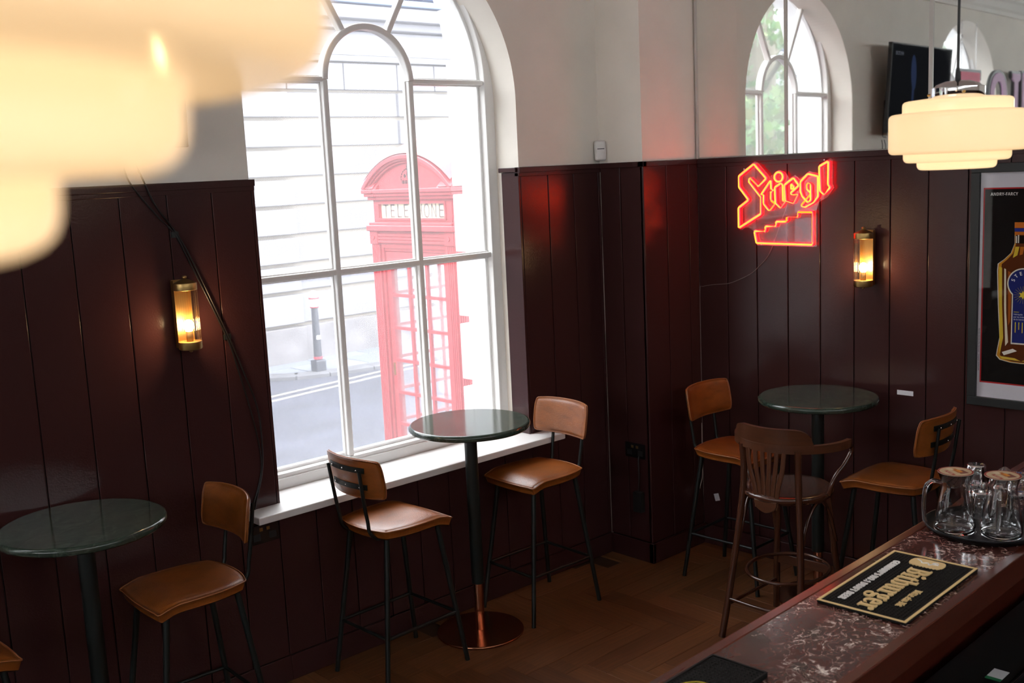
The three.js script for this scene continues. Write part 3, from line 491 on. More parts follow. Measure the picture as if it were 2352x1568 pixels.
// ------------------------------------------------------------------ glowing sign
{
  const t = thing('neon_sign', 'glowing red neon sign with gothic lettering above a stair outline', 'neon sign', onM(0), TM);
  const P = {
    S: [[0.403, 2.269], [0.481, 2.188], [0.431, 2.146], [0.375, 2.196], [0.37, 2.173], [0.445, 2.087], [0.444, 1.995], [0.301, 1.917], [0.301, 2.03], [0.367, 2.073], [0.306, 2.144], [0.305, 2.205]],
    t: [[0.51, 2.179], [0.511, 2.13], [0.524, 2.126], [0.521, 2.119], [0.509, 2.115], [0.508, 2.07], [0.535, 2.051], [0.499, 2.01], [0.462, 2.05], [0.464, 2.102], [0.446, 2.099]],
    i: [[0.572, 2.16], [0.583, 2.151], [0.584, 2.065], [0.597, 2.06], [0.569, 2.026], [0.537, 2.053], [0.534, 2.139]],
    e: [[0.648, 2.187], [0.681, 2.146], [0.631, 2.107], [0.637, 2.096], [0.675, 2.098], [0.647, 2.05], [0.597, 2.065], [0.594, 2.151]],
    e_eye: [[0.633, 2.156], [0.653, 2.136], [0.635, 2.124]],
    g: [[0.734, 2.206], [0.793, 2.191], [0.793, 2.085], [0.766, 2.053], [0.715, 2.029], [0.692, 2.038], [0.75, 2.099], [0.75, 2.15], [0.739, 2.159], [0.728, 2.151], [0.728, 2.125], [0.75, 2.105], [0.75, 2.066], [0.733, 2.055], [0.701, 2.087], [0.69, 2.113], [0.69, 2.165]],
    l: [[0.853, 2.268], [0.851, 2.145], [0.863, 2.132], [0.828, 2.093], [0.805, 2.114], [0.8, 2.242]],
    stair: [[0.402, 1.9], [0.472, 1.9], [0.473, 1.927], [0.54, 1.928], [0.54, 1.953], [0.606, 1.953], [0.606, 1.978], [0.673, 1.977], [0.673, 2.004], [0.76, 2.003], [0.76, 1.83], [0.415, 1.834]],
    dot: [...Array(16).keys()].map((k) => [0.558 + 0.026 * Math.cos(k / 8 * Math.PI), 2.194 + 0.026 * Math.sin(k / 8 * Math.PI)]),
  };
  const OUT = 0.034;
  for (const [k, v] of Object.entries(P)) {
    const pts = (z) => { const q = v.map(([s, y]) => V(s, y, z)); q.push(q[0].clone()); return q; };
    const red = add(polyTube(pts(OUT), 0.0072, 8, 0.007), M.neonRed, k === 'stair' ? 'stair_tube' : 'letter_tube', t);
    add(polyTube(pts(OUT + 0.0045), 0.005, 8, 0.007), M.neonCore, 'glow_core', red);
  }
  const plate = [[0.401, 2.284], [0.42, 2.277], [0.497, 2.2], [0.527, 2.216], [0.557, 2.231], [0.591, 2.217], [0.615, 2.186], [0.65, 2.202], [0.678, 2.18], [0.734, 2.219], [0.791, 2.206], [0.79, 2.247], [0.858, 2.284], [0.869, 2.271], [0.869, 2.151], [0.879, 2.131], [0.841, 2.081], [0.791, 2.056], [0.776, 2.014], [0.776, 1.818], [0.405, 1.82], [0.385, 1.902], [0.353, 1.922], [0.301, 1.901], [0.289, 1.915], [0.289, 2.035], [0.339, 2.072], [0.336, 2.099], [0.294, 2.141], [0.293, 2.211]];
  add(planarUV(extr(polyShape(plate), 0.004).translate(0, 0, 0.02)), M.acrylic, 'clear_backing', t);
  for (const [s, y] of [[0.335, 2.243], [0.825, 2.275], [0.44, 1.826], [0.74, 1.826]]) add(rod(V(s, y, 0), V(s, y, 0.03), 0.004, 0.004, 10), M.chrome, 'standoff', t);
  for (const [s, y] of [[0.37, 2.11], [0.52, 2.1], [0.66, 2.1], [0.82, 2.18], [0.6, 1.88]]) { const l = new THREE.PointLight(lin(1, 0.05, 0.03), 0.006); l.position.set(s, y, OUT + 0.06); l.castShadow = true; l.shadow.radius = 2.5; t.add(l); }
  // its lead
  const w = (s, y, o = 0.006) => V(...onM(s, y, o));
  tag(add(tube([w(0.595, 2.04, 0.015), w(0.55, 1.93, 0.015), w(0.5, 1.82, 0.008), w(0.46, 1.75), w(0.36, 1.66), w(0.22, 1.6), w(0.1, 1.585), w(0.03, 1.572), w(0.008, 1.55), w(0.006, 1.2), w(0.006, 0.6), w(0.004, 0.3)], 0.0015, 120, 6, false, 0.35), M.leadGrey, 'power_lead'), 'thin pale lead drooping from the glowing sign down the corner', 'cable');
  const pull = thing('pull_cord', 'white pull cord with a loose end hanging in the corner', 'cord');
  add(tube([w(0.012, 0.75, 0.02), w(0.012, 0.5, 0.022), w(0.012, 0.42, 0.022), w(0.0, 0.36, 0.03), w(-0.01, 0.3, 0.03)], 0.0022, 40, 6), M.cableWhite, 'cord', pull);
  add(rod(w(0.012, 0.62, 0.021), w(0.012, 0.56, 0.022), 0.0045), M.cableWhite, 'connector', pull);
  add(rod(w(-0.01, 0.3, 0.03), w(-0.011, 0.265, 0.03), 0.005), M.cableWhite, 'plug', pull);
}
// ------------------------------------------------------------------ framed poster
{
  const t = thing('framed_poster', 'black framed poster of an amber bottle on black with a red border', 'poster', onM(1.59, 1.06, 0), TM);
  const Wd = 0.5, Hh = 1.165, fw = 0.042;
  for (const [a, b, c, d] of [[0, Wd, 0, fw], [0, Wd, Hh - fw, Hh], [0, fw, fw, Hh - fw], [Wd - fw, Wd, fw, Hh - fw]]) add(bx(a, b, c, d, 0, 0.03, 0.003), M.frameBlack, 'frame_rail', t);
  const tx = canvasTex(640, 1664, (g, w, h) => {
    const K = w / 0.416, X = (m) => (m - 0.042) * K, Y = (m) => (1.123 - m) * K; // metres from the frame's lower left corner
    g.fillStyle = '#d6d2d8'; g.fillRect(0, 0, w, h);
    g.fillStyle = '#b0272a'; g.fillRect(X(0.055), Y(1.051), (0.39) * K, (0.938) * K); g.fillStyle = '#171312'; g.fillRect(X(0.062), Y(1.044), 0.376 * K, 0.924 * K);
    g.fillStyle = '#e6e2dc'; g.font = 'bold 31px sans-serif'; g.textAlign = 'left'; g.fillText('ANDRY-FARCY', X(0.088), Y(1.014), 0.125 * K);
    const cx = 0.247, poly = (pts, f) => { g.fillStyle = f; g.beginPath(); pts.forEach(([x, y], i) => (i ? g.lineTo(X(cx + x), Y(y)) : g.moveTo(X(cx + x), Y(y)))); g.closePath(); g.fill(); };
    const half = [[-0.046, 0.889], [-0.044, 0.79], [-0.06, 0.745], [-0.09, 0.715], [-0.119, 0.693], [-0.121, 0.66], [-0.114, 0.5], [-0.103, 0.34], [-0.113, 0.28], [-0.117, 0.25], [-0.1, 0.232], [-0.05, 0.222], [0, 0.22]], full = half.concat(half.slice().reverse().map(([x, y]) => [-x, y]));
    poly(full, '#dcd6c8'); poly(full.map(([x, y]) => [x * 0.965, 0.22 + (y - 0.22) * 0.993 + 0.003]), '#c98a24'); poly(full.map(([x, y]) => [x * 0.84, 0.22 + (y - 0.22) * 0.985 + 0.006]), '#5a2a10');
    for (const s of [-1, 1]) { poly([[s * 0.112, 0.68], [s * 0.098, 0.675], [s * 0.094, 0.5], [s * 0.085, 0.34], [s * 0.1, 0.26], [s * 0.108, 0.5]], '#d9b93a'); poly([[s * 0.088, 0.672], [s * 0.08, 0.668], [s * 0.074, 0.46], [s * 0.062, 0.32], [s * 0.075, 0.3], [s * 0.085, 0.5]], '#e8dcc0'); poly([[s * 0.07, 0.66], [s * 0.052, 0.65], [s * 0.055, 0.42], [s * 0.064, 0.4]], '#a3541b'); poly([[s * 0.09, 0.27], [s * 0.04, 0.29], [s * 0.02, 0.28], [s * 0.08, 0.255]], '#ece6da'); poly([[s * 0.1, 0.25], [s * 0.03, 0.245], [0, 0.232], [s * 0.09, 0.238]], '#d9b93a'); }
    poly([[-0.046, 0.889], [0.046, 0.889], [0.046, 0.862], [-0.046, 0.862]], '#c96f25'); poly([[-0.046, 0.862], [0.046, 0.862], [0.045, 0.845], [-0.045, 0.845]], '#26307e'); poly([[-0.045, 0.845], [0.045, 0.845], [0.045, 0.83], [-0.045, 0.83]], '#c96f25'); poly([[-0.042, 0.826], [0.042, 0.826], [0.04, 0.79], [-0.04, 0.79]], '#1a100c');
    poly([[-0.04, 0.825], [-0.034, 0.825], [-0.033, 0.792], [-0.039, 0.792]], '#ece6da'); poly([[-0.03, 0.83], [-0.024, 0.83], [-0.024, 0.792], [-0.029, 0.792]], '#ece6da'); poly([[-0.04, 0.775], [-0.022, 0.775], [-0.03, 0.735], [-0.05, 0.722]], '#d9b93a'); poly([[-0.018, 0.775], [0.0, 0.775], [-0.006, 0.74], [-0.02, 0.735]], '#b8691f');
    const cy = 0.602; g.fillStyle = '#e9e2cf'; g.beginPath(); g.arc(X(cx), Y(cy), 0.073 * K, 0, 7); g.fill(); g.fillRect(X(cx - 0.05), Y(cy - 0.03), 0.1 * K, 0.26 * K); g.fillStyle = '#232a6b'; g.beginPath(); g.arc(X(cx), Y(cy), 0.067 * K, 0, 7); g.fill(); g.fillRect(X(cx - 0.045), Y(cy - 0.035), 0.09 * K, 0.248 * K);
    g.fillStyle = '#e9e4dc'; g.font = 'bold 36px sans-serif'; g.textAlign = 'center'; [...'STELLA'].forEach((ch, i) => { const a = -1.25 + i * 0.5; g.save(); g.translate(X(cx + 0.045 * Math.sin(a)), Y(cy + 0.045 * Math.cos(a))); g.rotate(a); g.fillText(ch, 0, 8); g.restore(); });
    g.strokeStyle = '#d9c14a'; g.lineWidth = 1.5; for (let i = 0; i < 20; i++) { const a = i / 20 * 6.283; g.beginPath(); g.moveTo(X(cx + 0.016 * Math.cos(a)), Y(0.548 + 0.016 * Math.sin(a))); g.lineTo(X(cx + 0.042 * Math.cos(a)), Y(0.548 + 0.042 * Math.sin(a))); g.stroke(); }
    g.fillStyle = '#e0c63c'; g.beginPath(); for (let i = 0; i < 12; i++) { const a = i / 12 * 6.283 - Math.PI / 2, r = (i % 2 ? 0.011 : 0.021) * K; g.lineTo(X(cx) + r * Math.cos(a), Y(0.548) + r * Math.sin(a)); } g.fill();
    g.fillRect(X(cx - 0.04), Y(0.468), 0.024 * K, 4); g.fillStyle = '#e9e4dc'; g.font = '14px sans-serif'; g.textAlign = 'left'; g.fillText('Fabriquée', X(cx - 0.04), Y(0.452)); g.fillText('par les Frères', X(cx - 0.04), Y(0.44)); g.fillText('de la Sainte', X(cx - 0.04), Y(0.428)); g.fillStyle = '#e0c63c'; for (let i = 0; i < 4; i++) g.fillRect(X(cx - 0.033 + i * 0.016), Y(0.418), 6, (i % 2 ? 0.035 : 0.05) * K);
    g.save(); g.translate(X(0.051), Y(0.17)); g.rotate(-Math.PI / 2); g.fillStyle = '#3a3436'; g.font = '12px sans-serif'; g.textAlign = 'left'; g.fillText('IMPRIMERIE GÉNÉRALE - GRENOBLE Reproduction interdite', 0, 0, 0.27 * K); g.restore();
  });
  const pr = add(new THREE.PlaneGeometry(Wd - 2 * fw, Hh - 2 * fw).translate(Wd / 2, Hh / 2, 0.012), mat({ c: [0.9, 0.9, 0.9], map: tx, roughness: 0.7, specularIntensity: 0.15 }), 'print', t);
  void pr;
  add(new THREE.PlaneGeometry(Wd - 2 * fw, Hh - 2 * fw).translate(Wd / 2, Hh / 2, 0.02), mat({ c: [1, 1, 1], transmission: 1, thickness: 0, roughness: 0.02, ior: 1.45 }), 'glazing', t);
}
// ------------------------------------------------------------------ pendant lamps
function makePendant() {
  const t = thing('pendant_lamp', '', 'pendant lamp');
  const c = (pts) => { const o = []; for (let i = 0; i < pts.length; i++) { const [r, y, rd] = pts[i]; if (!rd) { o.push([r, y]); continue; } const a = pts[i - 1], b = pts[i + 1], n1 = Math.hypot(a[0] - r, a[1] - y), n2 = Math.hypot(b[0] - r, b[1] - y); for (let k = 0; k <= 5; k++) { const s = k / 5, p = [r + (a[0] - r) / n1 * rd, y + (a[1] - y) / n1 * rd], q = [r + (b[0] - r) / n2 * rd, y + (b[1] - y) / n2 * rd]; o.push([(1 - s) ** 2 * p[0] + 2 * s * (1 - s) * r + s * s * q[0], (1 - s) ** 2 * p[1] + 2 * s * (1 - s) * y + s * s * q[1]]); } } return o; };
  // stepped opal glass, y = 0 at its bottom
  add(lathe(c([[0, 0], [0.094, 0, 0.014], [0.094, 0.019, 0.002], [0.127, 0.019, 0.014], [0.127, 0.041, 0.002], [0.163, 0.041, 0.014], [0.163, 0.14, 0.013], [0.13, 0.143, 0.002], [0.13, 0.171, 0.01], [0.06, 0.178]]), 96), M.opal, 'stepped_shade', t);
  const cap = add(lathe([[0.058, 0.17], [0.064, 0.176], [0.064, 0.2], [0.062, 0.202], [0.056, 0.203], [0.05, 0.209], [0.03, 0.216], [0.008, 0.218], [0, 0.218]], 64), M.chrome, 'chrome_cap', t);
  for (const a of [0.4, 2.5, 4.6]) add(rod(V(Math.cos(a) * 0.06, 0.187, Math.sin(a) * 0.06), V(Math.cos(a) * 0.074, 0.187, Math.sin(a) * 0.074), 0.0035, 0.0035, 10), M.brass, 'thumb_screw', cap);
  add(lathe([[0, 0.215], [0.0075, 0.216], [0.006, 0.232], [0.0035, 0.248], [0, 0.25]], 16), M.black, 'cord_grip', t);
  add(rod(V(0, 0.245, 0), V(0.0, 1.47, 0), 0.0034, 0.0034, 10), M.black, 'flex', t);
  add(lathe([[0, 1.44], [0.05, 1.445], [0.05, 1.47], [0, 1.47]], 32), M.chrome, 'ceiling_rose', t);
  const l = new THREE.PointLight(lin(1, 0.76, 0.5), 0.075); l.position.set(0, 0.09, 0); l.castShadow = true; l.shadow.radius = 3; t.add(l);
  return t;
}
const pend = makePendant();
pend.userData.label = 'stepped opal glass pendant lamp hanging before the mirrors and poster'; pend.userData.group = 'opal pendant lamps'; pend.position.set(2.69, 2.25, -1.262);
dup(pend, [0.0165, 2.284, -0.318], 0, 'large stepped opal glass pendant lamp out of focus in front of the left panelling');

// ------------------------------------------------------------------ bar counter
const TB = THREE.MathUtils.degToRad(2.4), BO = V(1.8, 0, -1.556); // bar frame: x along the bar, z towards the staff side
const onB = (x, y, z) => [BO.x + x * Math.cos(TB) + z * Math.sin(TB), y, BO.z - x * Math.sin(TB) + z * Math.cos(TB)];
{
  const t = thing('bar_counter', 'bar counter with dark red veined marble top and mahogany edging', 'bar counter', [BO.x, 0, BO.z], TB);
  const x0 = -1.6, x1 = 2.6, Y = 1.1;
  add(bx(x0, x1, Y - 0.03, Y, 0.03, 0.328), M.marble, 'marble_top', t);
  add(bx(x0, x1, Y - 0.045, Y + 0.002, -0.004, 0.032, 0.006), M.mahogany, 'customer_edging', t);
  add(bx(x0, x1, Y - 0.075, Y + 0.002, 0.326, 0.358, 0.004), M.mahogany, 'staff_edging', t);
  add(bx(x0, x1, 0.1, Y - 0.031, 0.05, 0.1), M.mahogany, 'front_panel', t);
  add(bx(x0, x1, 0, 0.1, 0.07, 0.1), M.black, 'plinth', t);
  add(bx(x0, x1, Y - 0.06, Y - 0.03, 0.1, 0.33), M.black, 'underframe', t);
  const s = thing('under_counter_unit', 'low black unit with metal edges behind the bar', 'back bar unit', [BO.x, 0, BO.z], TB);
  add(bx(x0, x1, 0, 0.72, 0.16, 0.6, 0.004), M.black, 'carcass', s);
  add(bx(0.95, 1.6, 0.72, 0.735, 0.36, 0.6, 0.002), M.blackGloss, 'glass_lid', s);
  for (const z of [0.37, 0.47]) add(bx(0.95, 1.5, 0.735, 0.742, z, z + 0.006, 0.001), M.chrome, 'lid_rail', s);
  add(bx(1.25, 1.5, 0.742, 0.775, 0.49, 0.52, 0.003), M.brass, 'lid_handle', s);
  const card = thing('price_card', 'small white and green card on the unit behind the bar', 'card', onB(1.27, 0.737, 0.32), TB);
  add(bx(-0.03, 0.03, 0, 0.002, -0.022, 0.022), M.paper, 'card_sheet', card); add(bx(-0.045, -0.03, 0, 0.0022, -0.022, 0.022), mat({ c: [0.02, 0.2, 0.08], roughness: 0.6 }), 'green_band', card);
}
{ // bar mats
  const t = thing('bar_mat', 'black rubber bar mat with gold border and gothic gold lettering', 'bar mat', onB(0.893, 1.1005, 0.186), TB + 0.015);
  const L = 0.475, W = 0.25; // local x along the bar; the lettering is read from the staff side... upside down for the guest
  add(bx(-L / 2, L / 2, 0, 0.008, -W / 2, W / 2, 0.003), M.rubber, 'mat_sheet', t);
  const b = 0.008; for (const [a, c, d, e] of [[-L / 2, L / 2, -W / 2, -W / 2 + b], [-L / 2, L / 2, W / 2 - b, W / 2], [-L / 2, -L / 2 + b, -W / 2 + b, W / 2 - b], [L / 2 - b, L / 2, -W / 2 + b, W / 2 - b]]) add(bx(a, c, 0.008, 0.0105, d, e, 0.001), M.gold, 'gold_border', t);
  const nub = []; const ng = new THREE.CylinderGeometry(0.0022, 0.003, 0.0025, 6); for (let i = 0; i < 44; i++) for (let j = 0; j < 22; j++) nub.push(ng.clone().translate(-L / 2 + 0.02 + i * 0.0101, 0.0092, -W / 2 + 0.02 + j * 0.01));
  const st = add(nub, M.rubber, 'rubber_nubs', t); st.userData.kind = 'stuff';
  // lettering: read along -x (turned half round), lying flat
  const lay = (g, x, z, sc = 1) => { g.scale(sc, 1, 1); g.rotateX(-Math.PI / 2); g.rotateY(Math.PI); return g.translate(x, 0.0095, z); };
  add(lay(text('Bitburger', 0.064, 0.004, serif), -0.045, 0.0, 0.8), M.gold, 'gothic_lettering', t);
  add(lay(text("GERMANY'S NO.1 DRAFT BEER", 0.0205, 0.003), -0.02, -0.075, 0.86), M.matWhite, 'white_lettering', t);
  add(lay(text('Bitte ein Bit', 0.02, 0.002, serif), -0.085, 0.066, 0.8), M.gold, 'script_lettering', t);
  add(bx(-0.13, -0.06, 0.0095, 0.0115, 0.046, 0.0485, 0.001).rotateY(0.12), M.gold, 'underline', t);
  { const s = new THREE.Shape(); const w2 = 0.05, h2 = 0.03, r = 0.022; s.moveTo(-w2 + r, -h2); s.lineTo(w2 - r, -h2); s.quadraticCurveTo(w2, -h2, w2, 0); s.quadraticCurveTo(w2, h2, w2 - r, h2); s.lineTo(-w2 + r, h2); s.quadraticCurveTo(-w2, h2, -w2, 0); s.quadraticCurveTo(-w2, -h2, -w2 + r, -h2);
    const em = add(extr(s, 0.002, 0.0008).rotateX(-Math.PI / 2).rotateY(Math.PI / 2).translate(0.185, 0.0095, -0.0), M.gold, 'emblem', t);
    add([tube([V(0.2, 0.012, -0.035), V(0.19, 0.0125, -0.02), V(0.178, 0.0125, -0.012), V(0.186, 0.0125, 0.002), V(0.172, 0.0125, 0.01), V(0.19, 0.0125, 0.02), V(0.18, 0.0125, 0.034)], 0.0022, 30, 5), new THREE.TorusGeometry(0.008, 0.002, 5, 16).rotateX(Math.PI / 2).translate(0.19, 0.0122, 0.022)], M.matWhite, 'emblem_relief', em); }
}
{
  const t = thing('drip_mat', 'plain black studded bar mat with a yellow mark', 'bar mat', onB(-0.035, 1.1005, 0.12), TB);
  const L = 0.46, W = 0.155;
  add(bx(-L / 2, L / 2, 0, 0.012, -W / 2, W / 2, 0.003), M.rubber, 'mat_sheet', t);
  for (const [a, c, d, e] of [[-L / 2, L / 2, -W / 2, -W / 2 + 0.006], [-L / 2, L / 2, W / 2 - 0.006, W / 2], [-L / 2, -L / 2 + 0.006, -W / 2, W / 2], [L / 2 - 0.006, L / 2, -W / 2, W / 2]]) add(bx(a, c, 0.012, 0.015, d, e, 0.001), M.rubber, 'raised_rim', t);
  const nub = [], ng = new THREE.CylinderGeometry(0.0022, 0.0032, 0.003, 6); for (let i = 0; i < 40; i++) for (let j = 0; j < 13; j++) nub.push(ng.clone().translate(-L / 2 + 0.016 + i * 0.011, 0.0135, -W / 2 + 0.012 + j * 0.011));
  add(nub, M.rubber, 'rubber_studs', t).userData.kind = 'stuff';
  const yl = mat({ c: [0.55, 0.42, 0.02], roughness: 0.5 });
  add([new THREE.TorusGeometry(0.06, 0.0015, 5, 40).rotateX(Math.PI / 2).scale(1.2, 1, 0.8).translate(0.02, 0.0155, 0.0), new THREE.CylinderGeometry(0.012, 0.012, 0.002, 20).translate(0.045, 0.0155, -0.03)], yl, 'yellow_mark', t);
}
// tray, jugs, coasters, tumblers
{
  const TX = 1.49, TZ = 0.182;
  const tr = thing('serving_tray', 'round black serving tray on the bar carrying jugs and glasses', 'tray', onB(TX, 1.1028, TZ), TB);
  add(lathe([[0, 0], [0.163, 0], [0.176, 0.012], [0.179, 0.02], [0.174, 0.021], [0.165, 0.006], [0, 0.006]], 72), M.trayBlack, 'tray_dish', tr);
  const jugG = lathe([[0, 0.0], [0.054, 0], [0.06, 0.006], [0.062, 0.02], [0.052, 0.1], [0.042, 0.15], [0.043, 0.165], [0.052, 0.192], [0.0505, 0.193], [0.0405, 0.166], [0.0395, 0.149], [0.0495, 0.1], [0.0588, 0.024], [0.056, 0.012], [0, 0.01]], 48);
  { const p = jugG.attributes.position; for (let i = 0; i < p.count; i++) { const x = p.getX(i), y = p.getY(i), z = p.getZ(i), r = Math.hypot(x, z); if (y > 0.16 && r > 0.02) { const a = Math.atan2(z, x), k = Math.exp(-(a * a) / 0.12) * sst(0.16, 0.193, y); p.setX(i, x * (1 + 0.28 * k)); p.setZ(i, z * (1 + 0.05 * k)); p.setY(i, y + 0.012 * k); } } jugG.computeVertexNormals(); }
  const jug = thing('glass_jug', 'clear glass jug with a coaster on top, its handle towards the panelling', 'jug', [0, 0, 0], 0, 'glass jugs on the tray');
  add(jugG, M.clearGlass, 'jug_body', jug);
  add(tube([V(-0.043, 0.162, 0), V(-0.07, 0.168, 0), V(-0.092, 0.15, 0), V(-0.098, 0.1, 0), V(-0.096, 0.05, 0), V(-0.092, 0.035, 0)], 0.0065, 40, 10), M.clearGlass, 'handle', jug);
  const ctex = canvasTex(256, 256, (g) => { g.fillStyle = '#8d2a1e'; g.fillRect(0, 0, 256, 256); g.fillStyle = '#c9b08e'; g.beginPath(); g.arc(128, 128, 114, 0, 7); g.fill(); g.fillStyle = '#7a4030'; g.fillRect(110, 60, 90, 66); g.fillStyle = '#b3641c'; g.fillRect(60, 92, 110, 40); g.fillStyle = '#d98a1e'; g.fillRect(96, 84, 60, 28); g.fillStyle = '#dcc9ac'; g.fillRect(30, 116, 60, 40); g.fillStyle = '#a03528'; g.fillRect(90, 172, 120, 26); g.fillStyle = '#e0d0b8'; g.font = 'bold 22px sans-serif'; g.textAlign = 'center'; g.fillText('BITTER', 150, 193); });
  const mc = mat({ c: [0.9, 0.9, 0.9], map: ctex, roughness: 0.7 }), edge = mat({ c: [0.5, 0.4, 0.3], roughness: 0.8 });
  const cg = new THREE.CylinderGeometry(0.053, 0.053, 0.0016, 40);
  const spots = [[1.4, 0.127, -0.75], [1.44, 0.256, 0.3]];
  spots.forEach(([x, z, a], i) => {
    const p = onB(x, 1.1095, z); let j = jug;
    if (i) j = dup(jug, p, a, 'clear glass jug with a coaster on top, standing nearer the staff edge of the bar'); else { jug.position.set(...p); jug.rotation.y = a; }
    const c = thing('coaster', i ? 'round printed beer coaster lying on the jug nearer the staff edge' : 'round printed beer coaster lying on the jug with the visible handle', 'coaster', [p[0], p[1] + 0.1935, p[2]], -0.6, 'coasters on the jugs');
    const cc = new THREE.Mesh(cg, [edge, mc, edge]); cc.name = 'coaster_disc'; cc.position.y = 0.0008; c.add(cc); void j;
  });
  const tg = lathe([[0, 0.11], [0.026, 0.11], [0.029, 0.106], [0.03, 0.09], [0.037, 0.0], [0.035, 0.0], [0.0275, 0.092], [0.0265, 0.1], [0, 0.1]], 32);
  const stacks = [[1.59, 0.115, 2, 'stack of upturned tumblers behind the jugs'], [1.56, 0.262, 2, 'stack of upturned tumblers at the staff side of the tray'], [1.51, 0.165, 1, 'upturned tumbler in the middle of the tray'], [1.605, 0.19, 1, 'upturned tumbler at the far rim of the tray']];
  stacks.forEach(([x, z, n, l], i) => { for (let k = 0; k < n; k++) tag(add(tg, M.clearGlass, 'tumbler'), n > 1 ? (k ? 'upper clear tumbler of the ' : 'lowest clear tumbler of the ') + l : 'clear glass ' + l, 'glass', 'tumblers on the tray').position.set(...onB(x, 1.1095 + k * 0.062, z)); void i; });
}

// ------------------------------------------------------------------ small things on the walls
{
  const p = thing('motion_sensor', 'white motion sensor above the panelling in the corner', 'sensor', [4.585, 2.325, -4.222], -Math.PI / 5);
  add(bx(-0.032, 0.032, 0, 0.115, -0.012, 0.03, 0.014), M.whitePlastic, 'housing', p); add(bx(-0.02, 0.02, 0.066, 0.07, 0.029, 0.0315), M.black, 'slot', p); add(new THREE.SphereGeometry(0.026, 20, 12).scale(1, 1.15, 0.35).translate(0, 0.034, 0.026), M.whitePlastic, 'lens', p);
  tag(add(bx(-0.043, 0.043, -0.012, 0.012, 0, 0.002).rotateY(TM).translate(...onM(1.265, 1.073, 0)), M.paper, 'paper_label'), 'small blank white label stuck to the boards beside the corner table', 'label');
  const so = (pos, turn, label) => { const s = thing('double_socket', label, 'socket', pos, turn, 'wall sockets'); add(bx(-0.073, 0.073, -0.043, 0.043, 0, 0.009, 0.002), M.blackGloss, 'face_plate', s); for (const k of [-1, 1]) { add(bx(k * 0.04 - 0.018, k * 0.04 + 0.018, -0.028, 0.004, 0.009, 0.0105, 0.001), M.black, 'outlet', s); add(bx(k * 0.018 - 0.008, k * 0.018 + 0.008, 0.014, 0.03, 0.009, 0.0125, 0.001), M.brass, 'switch', s); } return s; };
  so([2.29, 0.735, ZW + 0.0005], 0, 'dark double wall socket under the left end of the sill');
  so([4.5995, 0.66, -4.03], -Math.PI / 2, 'dark double wall socket on the side of the pier');
  const plug = thing('plug_adaptor', 'black plug adaptor hanging on the pier above the skirting', 'plug', [4.58, 0.3, -4.0]); add(bx(-0.02, 0.018, 0, 0.12, -0.03, 0.03, 0.004), M.black, 'adaptor_body', plug); add(tube([V(0, 0.12, 0), V(-0.005, 0.2, 0.01), V(0.005, 0.3, 0), V(0.012, 0.33, 0)], 0.004, 20, 6), M.cableBlack, 'lead', plug);
  const tg = thing('paper_tag', 'small white tag on the boards behind the stool against the pier', 'tag', onM(0.1, 0.3, 0.002), TM); add(bx(-0.017, 0.017, -0.022, 0.022, 0, 0.002).rotateZ(0.3), M.paper, 'tag_sheet', tg);
  // black cables on the left panelling, coming down from the television
  const W = (x, y, o = 0.006) => V(x, y, ZW + o), c = thing('black_cables', 'two black cables clipped diagonally across the panelling left of the window', 'cable');
  add(tube([W(1.81, 2.4, 0.002), W(1.82, 2.33, 0.018), W(1.87, 2.26), W(1.94, 2.17), W(2.0, 2.1), W(2.07, 1.94), W(2.19, 1.645), W(2.23, 1.5), W(2.285, 1.25), W(2.305, 1.08), W(2.29, 0.98), W(2.24, 0.86), W(2.23, 0.79)], 0.0035, 90, 6), M.cableBlack, 'cable', c);
  add(tube([W(1.86, 2.4, 0.002), W(1.88, 2.33, 0.018), W(1.93, 2.22), W(2.01, 2.1), W(2.08, 1.95), W(2.2, 1.645), W(2.25, 1.5), W(2.31, 1.3), W(2.315, 1.1), W(2.3, 1.0), W(2.26, 0.88), W(2.24, 0.79)], 0.0035, 90, 6), M.cableBlack, 'cable', c);
  for (const [x, y] of [[2.0, 2.1], [2.195, 1.645]]) add(bx(x - 0.016, x + 0.016, y - 0.012, y + 0.012, ZW, ZW + 0.008, 0.001), M.iron, 'cable_clip', c);
  const tv = thing('television', 'flat black television on the wall between the arched windows', 'television', [1.42, 2.8, -4.1], 0.0);
  tv.rotation.x = 0.06;
  add(bx(-0.62, 0.62, -0.35, 0.35, -0.03, 0.004, 0.004), M.black, 'bezel', tv);
  const stex = canvasTex(512, 288, (g, w, h) => { g.fillStyle = '#16171a'; g.fillRect(0, 0, w, h); g.fillStyle = '#2b3550'; g.beginPath(); g.ellipse(330, 90, 22, 60, 0.15, 0, 7); g.fill(); g.fillRect(318, 130, 18, 70); g.fillStyle = '#3d4d78'; g.fillRect(200, 190, 60, 14); g.strokeStyle = '#5a2030'; g.lineWidth = 3; g.beginPath(); g.moveTo(210, 220); g.lineTo(270, 212); g.stroke(); g.fillStyle = '#7d8290'; g.font = '16px sans-serif'; g.textAlign = 'right'; g.fillText('HYUTORI', w - 24, 36); });
  add(new THREE.PlaneGeometry(1.22, 0.68).translate(0, 0, 0.005), mat({ c: [0.6, 0.6, 0.6], map: stex, roughness: 0.9, specularIntensity: 0.0, emissiveMap: stex, emissive: lin(1, 1, 1), emissiveIntensity: 0.6 }), 'screen', tv);
  add(bx(-0.15, 0.15, -0.12, 0.12, -0.135, -0.03), M.black, 'wall_bracket', tv);
  for (const k of [0, 1]) add(tube([V(0.5, -0.05 - k * 0.1, -0.05), V(0.56 + k * 0.02, -0.1, -0.05), V(0.58 - k * 0.02, -0.25, -0.05), V(0.55, -0.37, -0.06), V(0.48 + k * 0.04, -0.38, -0.07), V(0.44 + k * 0.03, -0.39, -0.08)], 0.004, 40, 6), M.cableBlack, 'cable', tv);
